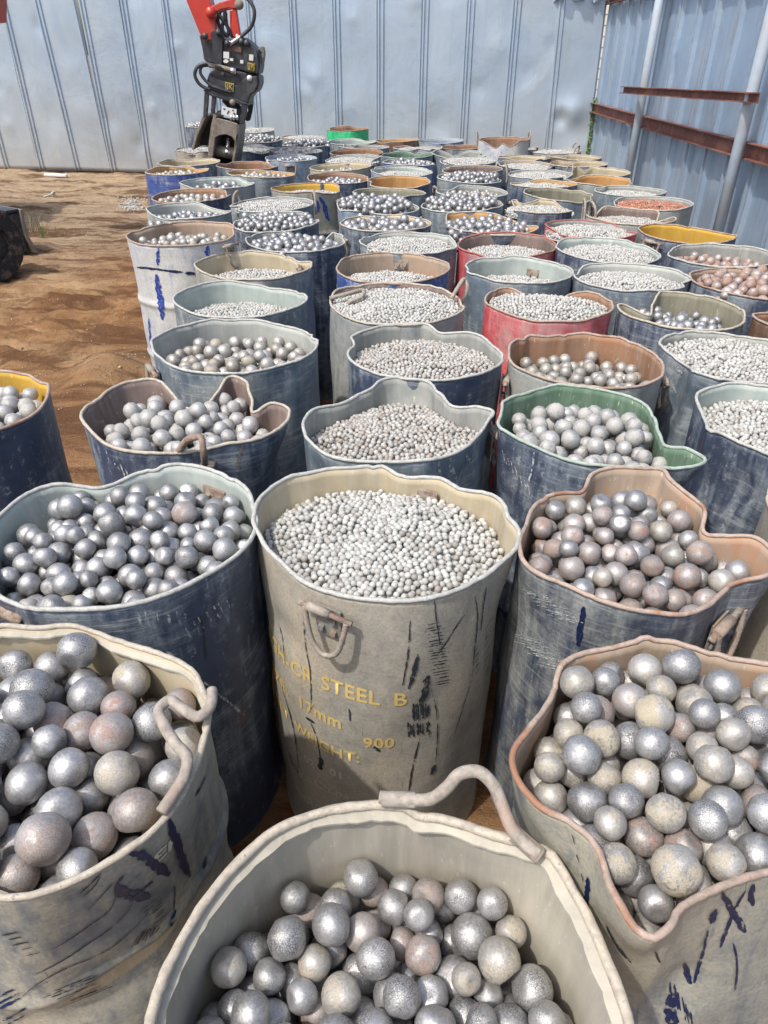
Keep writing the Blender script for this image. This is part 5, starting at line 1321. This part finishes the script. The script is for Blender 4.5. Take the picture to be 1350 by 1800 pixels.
# grab frame and jaws
gf = pr('grab_frame', [(385,940),(460,935),(640,1000),(845,1078),(845,1105),(800,1100),(620,1050),(420,985)], -0.2, 0.2, XK)
for (poly, y0, y1) in (([(400,960),(445,960),(440,1080),(425,1230),(385,1230)], -.2, -.16), ([(490,980),(520,990),(500,1150),(460,1150)], -.19, -.15), ([(770,1080),(845,1080),(835,1180),(810,1285),(770,1295),(740,1250),(790,1180)], -.2, -.16), ([(400,960),(445,960),(440,1080),(425,1230),(385,1230)], .16, .2), ([(770,1080),(845,1080),(835,1180),(810,1285),(770,1295),(740,1250),(790,1180)], .16, .2)):
    pr('grab_link', poly, y0, y1, XK, gf)
cyl = rod('grab_cylinder', [(580,1020,0),(640,1085,0),(700,1180,0),(720,1280,0)], 0.06, XK, gf, 8, 14); rod('pin', [(652,1080,-.21),(652,1080,-.15)], 0.028, BRACK, gf, 3, 12, False)
wp = pr('grab_plate', [(582,1105),(735,1140),(728,1228),(578,1190)], -0.215, -0.205, XW, gf, 0)
for poly in ([(600,1125),(620,1130),(618,1142),(600,1138)], [(650,1150),(664,1152),(645,1185),(634,1182)], [(690,1140),(708,1145),(706,1156),(690,1152)], [(700,1172),(722,1176),(722,1184),(712,1202),(702,1200),(710,1184),(700,1182)]): pr('plate_mark', poly, -0.219, -0.2155, XK, wp, 0)
for x in (640, 670, 705): rod('stud', [(x, 1215, -.21), (x - 4, 1268, -.21)], 0.012, XS, gf, 4, 8, False)
# near jaw: side cheeks, arched shell with dark mouth, cross tube
jw = pr('grab_jaw', [(530,1225),(640,1250),(748,1285),(752,1360),(735,1480),(720,1465),(690,1420),(630,1395),(560,1405),(520,1430),(500,1600),(480,1690),(435,1665),(470,1440),(510,1290)], -0.24, -0.21, XG)
pr('jaw_cheek', [(720,1465),(752,1360),(748,1290),(757,1300),(745,1500),(710,1722),(680,1715),(712,1560)], -0.24, 0.2, XG, jw)
pr('jaw_cheek', [(435,1665),(480,1690),(500,1600),(522,1430),(510,1290),(528,1215),(500,1180),(470,1300),(440,1530)], -0.205, 0.2, XG, jw)
pr('jaw_back', [(500,1240),(745,1290),(735,1480),(705,1720),(470,1690),(515,1430)], 0.10, 0.14, XD, jw)
rod('cross_tube', [(490,1590,-.1),(600,1610,-.12),(710,1625,-.1)], 0.055, XG, jw, 8, 12); rod('pin', [(598,1606,-.2),(598,1606,-.1)], 0.030, XS, jw, 3, 14, False)
rod('piston_rod', [(602,1470,-.05),(600,1540,-.10),(597,1600,-.14)], 0.022, XS, jw, 5, 10)
pr('jaw_lip', [(480,1690),(710,1722),(705,1760),(470,1725)], -0.15, 0.12, XD, jw)
j2 = pr('grab_jaw', [(380,1200),(440,1215),(490,1170),(500,1210),(455,1400),(425,1540),(265,1535),(320,1390)], 0.04, 0.22, XD)
pr('jaw_cheek', [(385,1195),(420,1215),(330,1420),(290,1560),(262,1545),(320,1370)], -0.2, 0.24, XG, j2)
# undercarriage
YAW = math.radians(57); HV_ = Vector((math.cos(YAW), math.sin(YAW), 0)); NV_ = Vector((-math.sin(YAW), math.cos(YAW), 0))
def track(loc):
    xr = 0.0; L = 2.1; hgt = 0.62; r = hgt / 2; prof = []; y0, y1 = 0.0, 0.4
    for k in range(17): a = math.pi / 2 - math.pi * k / 16; prof.append((xr - r + r * math.cos(a), r + r * math.sin(a)))
    for k in range(17): a = -math.pi / 2 - math.pi * k / 16; prof.append((xr - L + r + r * math.cos(a), r + r * math.sin(a)))
    t = empty('track', loc - XO); t.parent = XR_; t.rotation_euler = (0, 0, YAW)
    n = len(prof); V = []; Fc = []; th = 0.13; inner = []; cx = [(xr - r), (xr - L + r)]
    for (x, z) in prof:
        c = cx[0] if x > (xr - L / 2) else cx[1]; dx, dz = x - c, z - r; q = (r - th) / r; inner.append((c + dx * q, r + dz * q))
    for yy in (y0, y1):
        for p in prof: V.append((p[0], yy, p[1]))
        for p in inner: V.append((p[0], yy, p[1]))
    for i in range(n):
        j = (i + 1) % n
        Fc += [(i, j, n + j, n + i), (2 * n + j, 2 * n + i, 3 * n + i, 3 * n + j), (j, i, 2 * n + i, 2 * n + j), (n + i, n + j, 3 * n + j, 3 * n + i)]
    obj('tread_belt', new_mesh('tread_belt', V, Fc, False), RUB, t)
    P = spline([(p[0], (y0 + y1) / 2, p[1]) for p in prof], 56, True); parts = []
    for k, p in enumerate(P):
        tg = (P[(k + 1) % 56] - P[k - 1]).normalized(); nn = Vector((tg.z, 0, -tg.x))
        if (p - Vector((xr - L / 2, p.y, r))).dot(nn) < 0: nn = -nn
        parts.append(box_data(p + nn * 0.004, (0.03, y1 - y0 - 0.06, 0.014), Matrix((tg, Vector((0, 1, 0)), nn)).transposed(), 0.006))
    V, Fc = join_data(parts); tag(obj('tread_lugs', new_mesh('tread_lugs', V, Fc, False), RUB, t), kind='stuff')
    for c, rr in ((cx[0], 0.175), (cx[1], 0.175)):
        V, Fc = tube_data([(c, y0 + 0.06, r), (c, y1 - 0.03, r)], rr, 24); obj('idler_wheel', new_mesh('idler_wheel', V, Fc, False), XK, t)
    box('track_frame', ((xr - L / 2), (y0 + y1) / 2, r), (L - 2 * r, y1 - y0 - 0.08, 0.26), XK, t, None, 0.02)
TL = Vector((-3.36, 6.90, 0)); track(TL); track(TL + NV_ * 1.55)
bp = at_z(60, 445, 0.0); bl = empty('dozer_blade', bp - XO); bl.parent = XR_; bl.rotation_euler = (0, 0, YAW)
prism('blade_plate', [(-.035, 0.43), (0.0, 0.43), (-.012, 0.30), (-.012, 0.18), (0.045, 0.0), (0.0, 0.0), (-.045, 0.18), (-.045, 0.30)], 0.0, 1.75, BRACK, bl, 0.003)
prism('blade_back', [(-.12, 0.40), (-.046, 0.40), (-.046, 0.02), (-.16, 0.02)], 0.03, 1.72, XK, bl, 0.004)
box('blade_rib', (-.11, 0.87, 0.425), (0.14, 1.70, 0.025), XK, bl, None, 0.003)
box('blade_rib', (-.15, 0.87, 0.255), (0.05, 1.68, 0.075), XK, bl, None, 0.003)
for y in (0.10, 0.19):
    st_ = box('blade_sticker', (-.157, y, 0.155), (0.008, 0.075, 0.055), XW, bl, None, 0.001); box('sticker_mark', (-.1625, y, 0.155), (0.003, 0.02, 0.03), XK, st_, None, 0)
# house off to the left of the picture
prism('house_body', [(-2.6, 0.75), (-0.55, 0.75), (-0.5, 1.35), (-0.4, 1.6), (-0.4, 1.95), (-0.6, 2.05), (-2.4, 1.9), (-2.65, 1.6)], -0.85, 0.75, XR, XR_, 0.04)
prism('cab', [(-1.9, 1.3), (-0.65, 1.3), (-0.55, 2.0), (-0.8, 2.6), (-1.85, 2.6)], 0.78, 1.5, XK, XR_, 0.03)
box('undercarriage', (-0.85, 0.1, 0.5), (0.9, 1.0, 0.5), XK, XR_, None, 0.02)

# ------------------------------------------------------------------ weeds, spilled beads, litter
LEAF = mat_simple('weed_leaf', (0.16, 0.22, 0.06), 0.6, 0, 0.35, 12, 0.0); STRAW = mat_simple('weed_straw', (0.30, 0.27, 0.13), 0.7, 0, 0.3, 12, 0.0)
def blades(name, loc, n, h, spread, mat, label, seed, green=True):
    rng = random.Random(seed); V = []; Fc = []
    for k in range(n):
        a = rng.uniform(0, 6.28); b = Vector((rng.gauss(0, spread * .25), rng.gauss(0, spread * .25), -0.02)); L = h * rng.uniform(.5, 1.1); w = 0.003 + 0.003 * rng.random()
        dx, dy = math.cos(a) * rng.uniform(.1, .6), math.sin(a) * rng.uniform(.1, .6); o = len(V); sx, sy = -math.sin(a) * w, math.cos(a) * w
        for j in range(6):
            t = j / 5; q = b + Vector((dx * t * t * L, dy * t * t * L, L * t * (1 - .25 * t))); e = (1 - t) * 0.9 + 0.1
            V += [q + Vector((sx * e, sy * e, 0)), q - Vector((sx * e, sy * e, 0))]
        for j in range(5): Fc.append((o + 2 * j, o + 2 * j + 1, o + 2 * j + 3, o + 2 * j + 2))
    o = obj(name, new_mesh(name, V, Fc), mat, None, loc); return tag(o, label, 'weed', 'weeds in the yard')
def gz(p): return Vector((p.x, p.y, float(ground_h(np.array(p.x), np.array(p.y)))))
blades('weed_tuft', gz(at_z(78, 419, 0)), 11, 0.42, 0.10, LEAF, 'green grass tuft growing right of the excavator blade', 1)
blades('weed_tuft', gz(at_z(62, 405, 0)), 14, 0.36, 0.12, STRAW, 'dry straw-coloured stalks beside the excavator blade end', 2)
blades('weed_tuft', gz(at_z(95, 409, 0)), 12, 0.14, 0.3, STRAW, 'low dry tuft on the sand right of the green grass', 3)
blades('weed_tuft', gz(at_z(130, 407, 0)), 14, 0.10, 0.45, STRAW, 'low dry stubble further right on the rut edge', 4)
blades('weed_tuft', gz(at_z(88, 460, 0)), 14, 0.07, 0.5, STRAW, 'thin dry stubble below the excavator blade', 5)
rng = random.Random(3); sp = []
for k in range(240):
    p = gz(at_z(232 + rng.gauss(0, 13), 360 + rng.gauss(0, 5), 0)); sp.append((p.x, p.y, p.z + 0.008, 0.011 * rng.uniform(.7, 1.3)))
me = heap_mesh('spilled_beads', sp, B1, ICO[1][1], 5); me.materials.append(BEAD['white']); tag(obj('spilled_beads', me), 'spilled white beads on the dirt left of the rear drums', 'beads', kind='stuff')
sp = []
for k in range(520):
    p = gz(at_z(rng.uniform(-20, 260), rng.uniform(325, 720), 0))
    if p.x > -1.3: continue
    sp.append((p.x, p.y, p.z + 0.003, 0.010 * rng.uniform(.2, .55) * (2.2 if rng.random() < .06 else 1)))
me = heap_mesh('gravel', sp, B1, ICO[1][1], 6); me.materials.append(mat_simple('gravel', (0.38, 0.30, 0.21), 0.9, 0, 0.5, 8, 0.2, (0.55, 0.50, 0.42), 0.9)); tag(obj('gravel', me), 'scattered stones and clods on the dirt', 'gravel', kind='stuff')
p = gz(at_z(100, 316, 0)); V, Fc = box_data((0, 0, .03), (0.42, 0.06, 0.05), Matrix.Rotation(-0.25, 3, 'Z'), 0.015)
tag(obj('litter_strip', new_mesh('litter_strip', V, Fc), XW, None, p), 'white plastic strip lying at the foot of the back fence', 'litter')
tag(tube('litter_strip', spline([gz(at_z(*q, 0)) + Vector((0, 0, .015)) for q in ((78, 347), (88, 345), (94, 340), (98, 338))], 14), 0.012, XW), 'pale curled twig on the sand below the back fence', 'litter')

# ------------------------------------------------------------------ beyond the fences
def shrub(loc, n, size, label, seed, mat):
    root = empty('shrub', loc); tag(root, label, 'shrub', 'greenery behind the fence'); rng = random.Random(seed); V = []; Fc = []
    for k in range(n):
        c = Vector((rng.gauss(0, size[0]), rng.gauss(0, size[1]), rng.uniform(0.05, 1) * size[2])); a = Vector((rng.gauss(0, 1), rng.gauss(0, 1), rng.gauss(0, .6))).normalized() * rng.uniform(.04, .09); b = a.orthogonal().normalized() * a.length * .4
        o = len(V); V += [c - a, c + b, c + a, c - b]; Fc.append((o, o + 1, o + 2, o + 3))
    obj('foliage', new_mesh('foliage', V, Fc, False), mat, root)
    for k in range(5): tube('stem', [(rng.gauss(0, size[0] * .4), 0, -.1), (rng.gauss(0, size[0]), rng.gauss(0, size[1] * .5), size[2] * rng.uniform(.6, .95))], 0.01, STRAW, root, 5)
GRN = mat_simple('shrub_leaf', (0.11, 0.20, 0.035), 0.6, 0, 0.4, 6, 0.0)
shrub((-4.55, 13.55, 0), 260, (0.16, 0.12, 1.75), 'leafy weed showing through the slit in the back fence', 4, GRN)
shrub((-3.8, 13.45, 0), 260, (0.16, 0.12, 1.7), 'leafy weed behind the fence near the excavator arm', 5, GRN)
p = RW0 + RWN * 0.02
rt_ = empty('creeper', (RW0.x - 0.05, RW0.y - 0.06, 0)); tag(rt_, 'green creeper climbing the corner where the two fences meet', 'creeper')
rng = random.Random(9); V = []; Fc = []
for k in range(260):
    z = rng.random() ** 1.3 * 1.25; c = Vector((rng.gauss(-0.02, .016), rng.gauss(-.02, .016), z)); a = Vector((rng.gauss(0, 1), rng.gauss(0, 1), rng.gauss(0, 1))).normalized() * rng.uniform(.015, .035); b = a.orthogonal().normalized() * a.length * .5
    o = len(V); V += [c - a, c + b, c + a, c - b]; Fc.append((o, o + 1, o + 2, o + 3))
obj('foliage', new_mesh('foliage', V, Fc, False), GRN, rt_); tube('stem', [(-.02, -.02, 0), (-.01, -.03, .6), (-.02, -.01, 1.25)], 0.008, STRAW, rt_, 5)
# pale tiled building seen through the corner slit
bd = empty('building', (6.6, 24.5, 0)); tag(bd, 'pale building with horizontal joints seen through the slit at the fence corner', 'building')
CW = mat_simple('wall_cream', (0.70, 0.68, 0.60), 0.8, 0, 0.06, 3, 0.05); DK = mat_simple('joint_dark', (0.25, 0.25, 0.24), 0.9)
box('wall', (0, 0, 3.5), (3.0, 2.0, 7.0), CW, bd, None, 0.02)
for k in range(28): box('joint', (0, -1.003, 0.25 * k + 0.2), (3.0, 0.012, 0.02), DK, bd, None, 0)
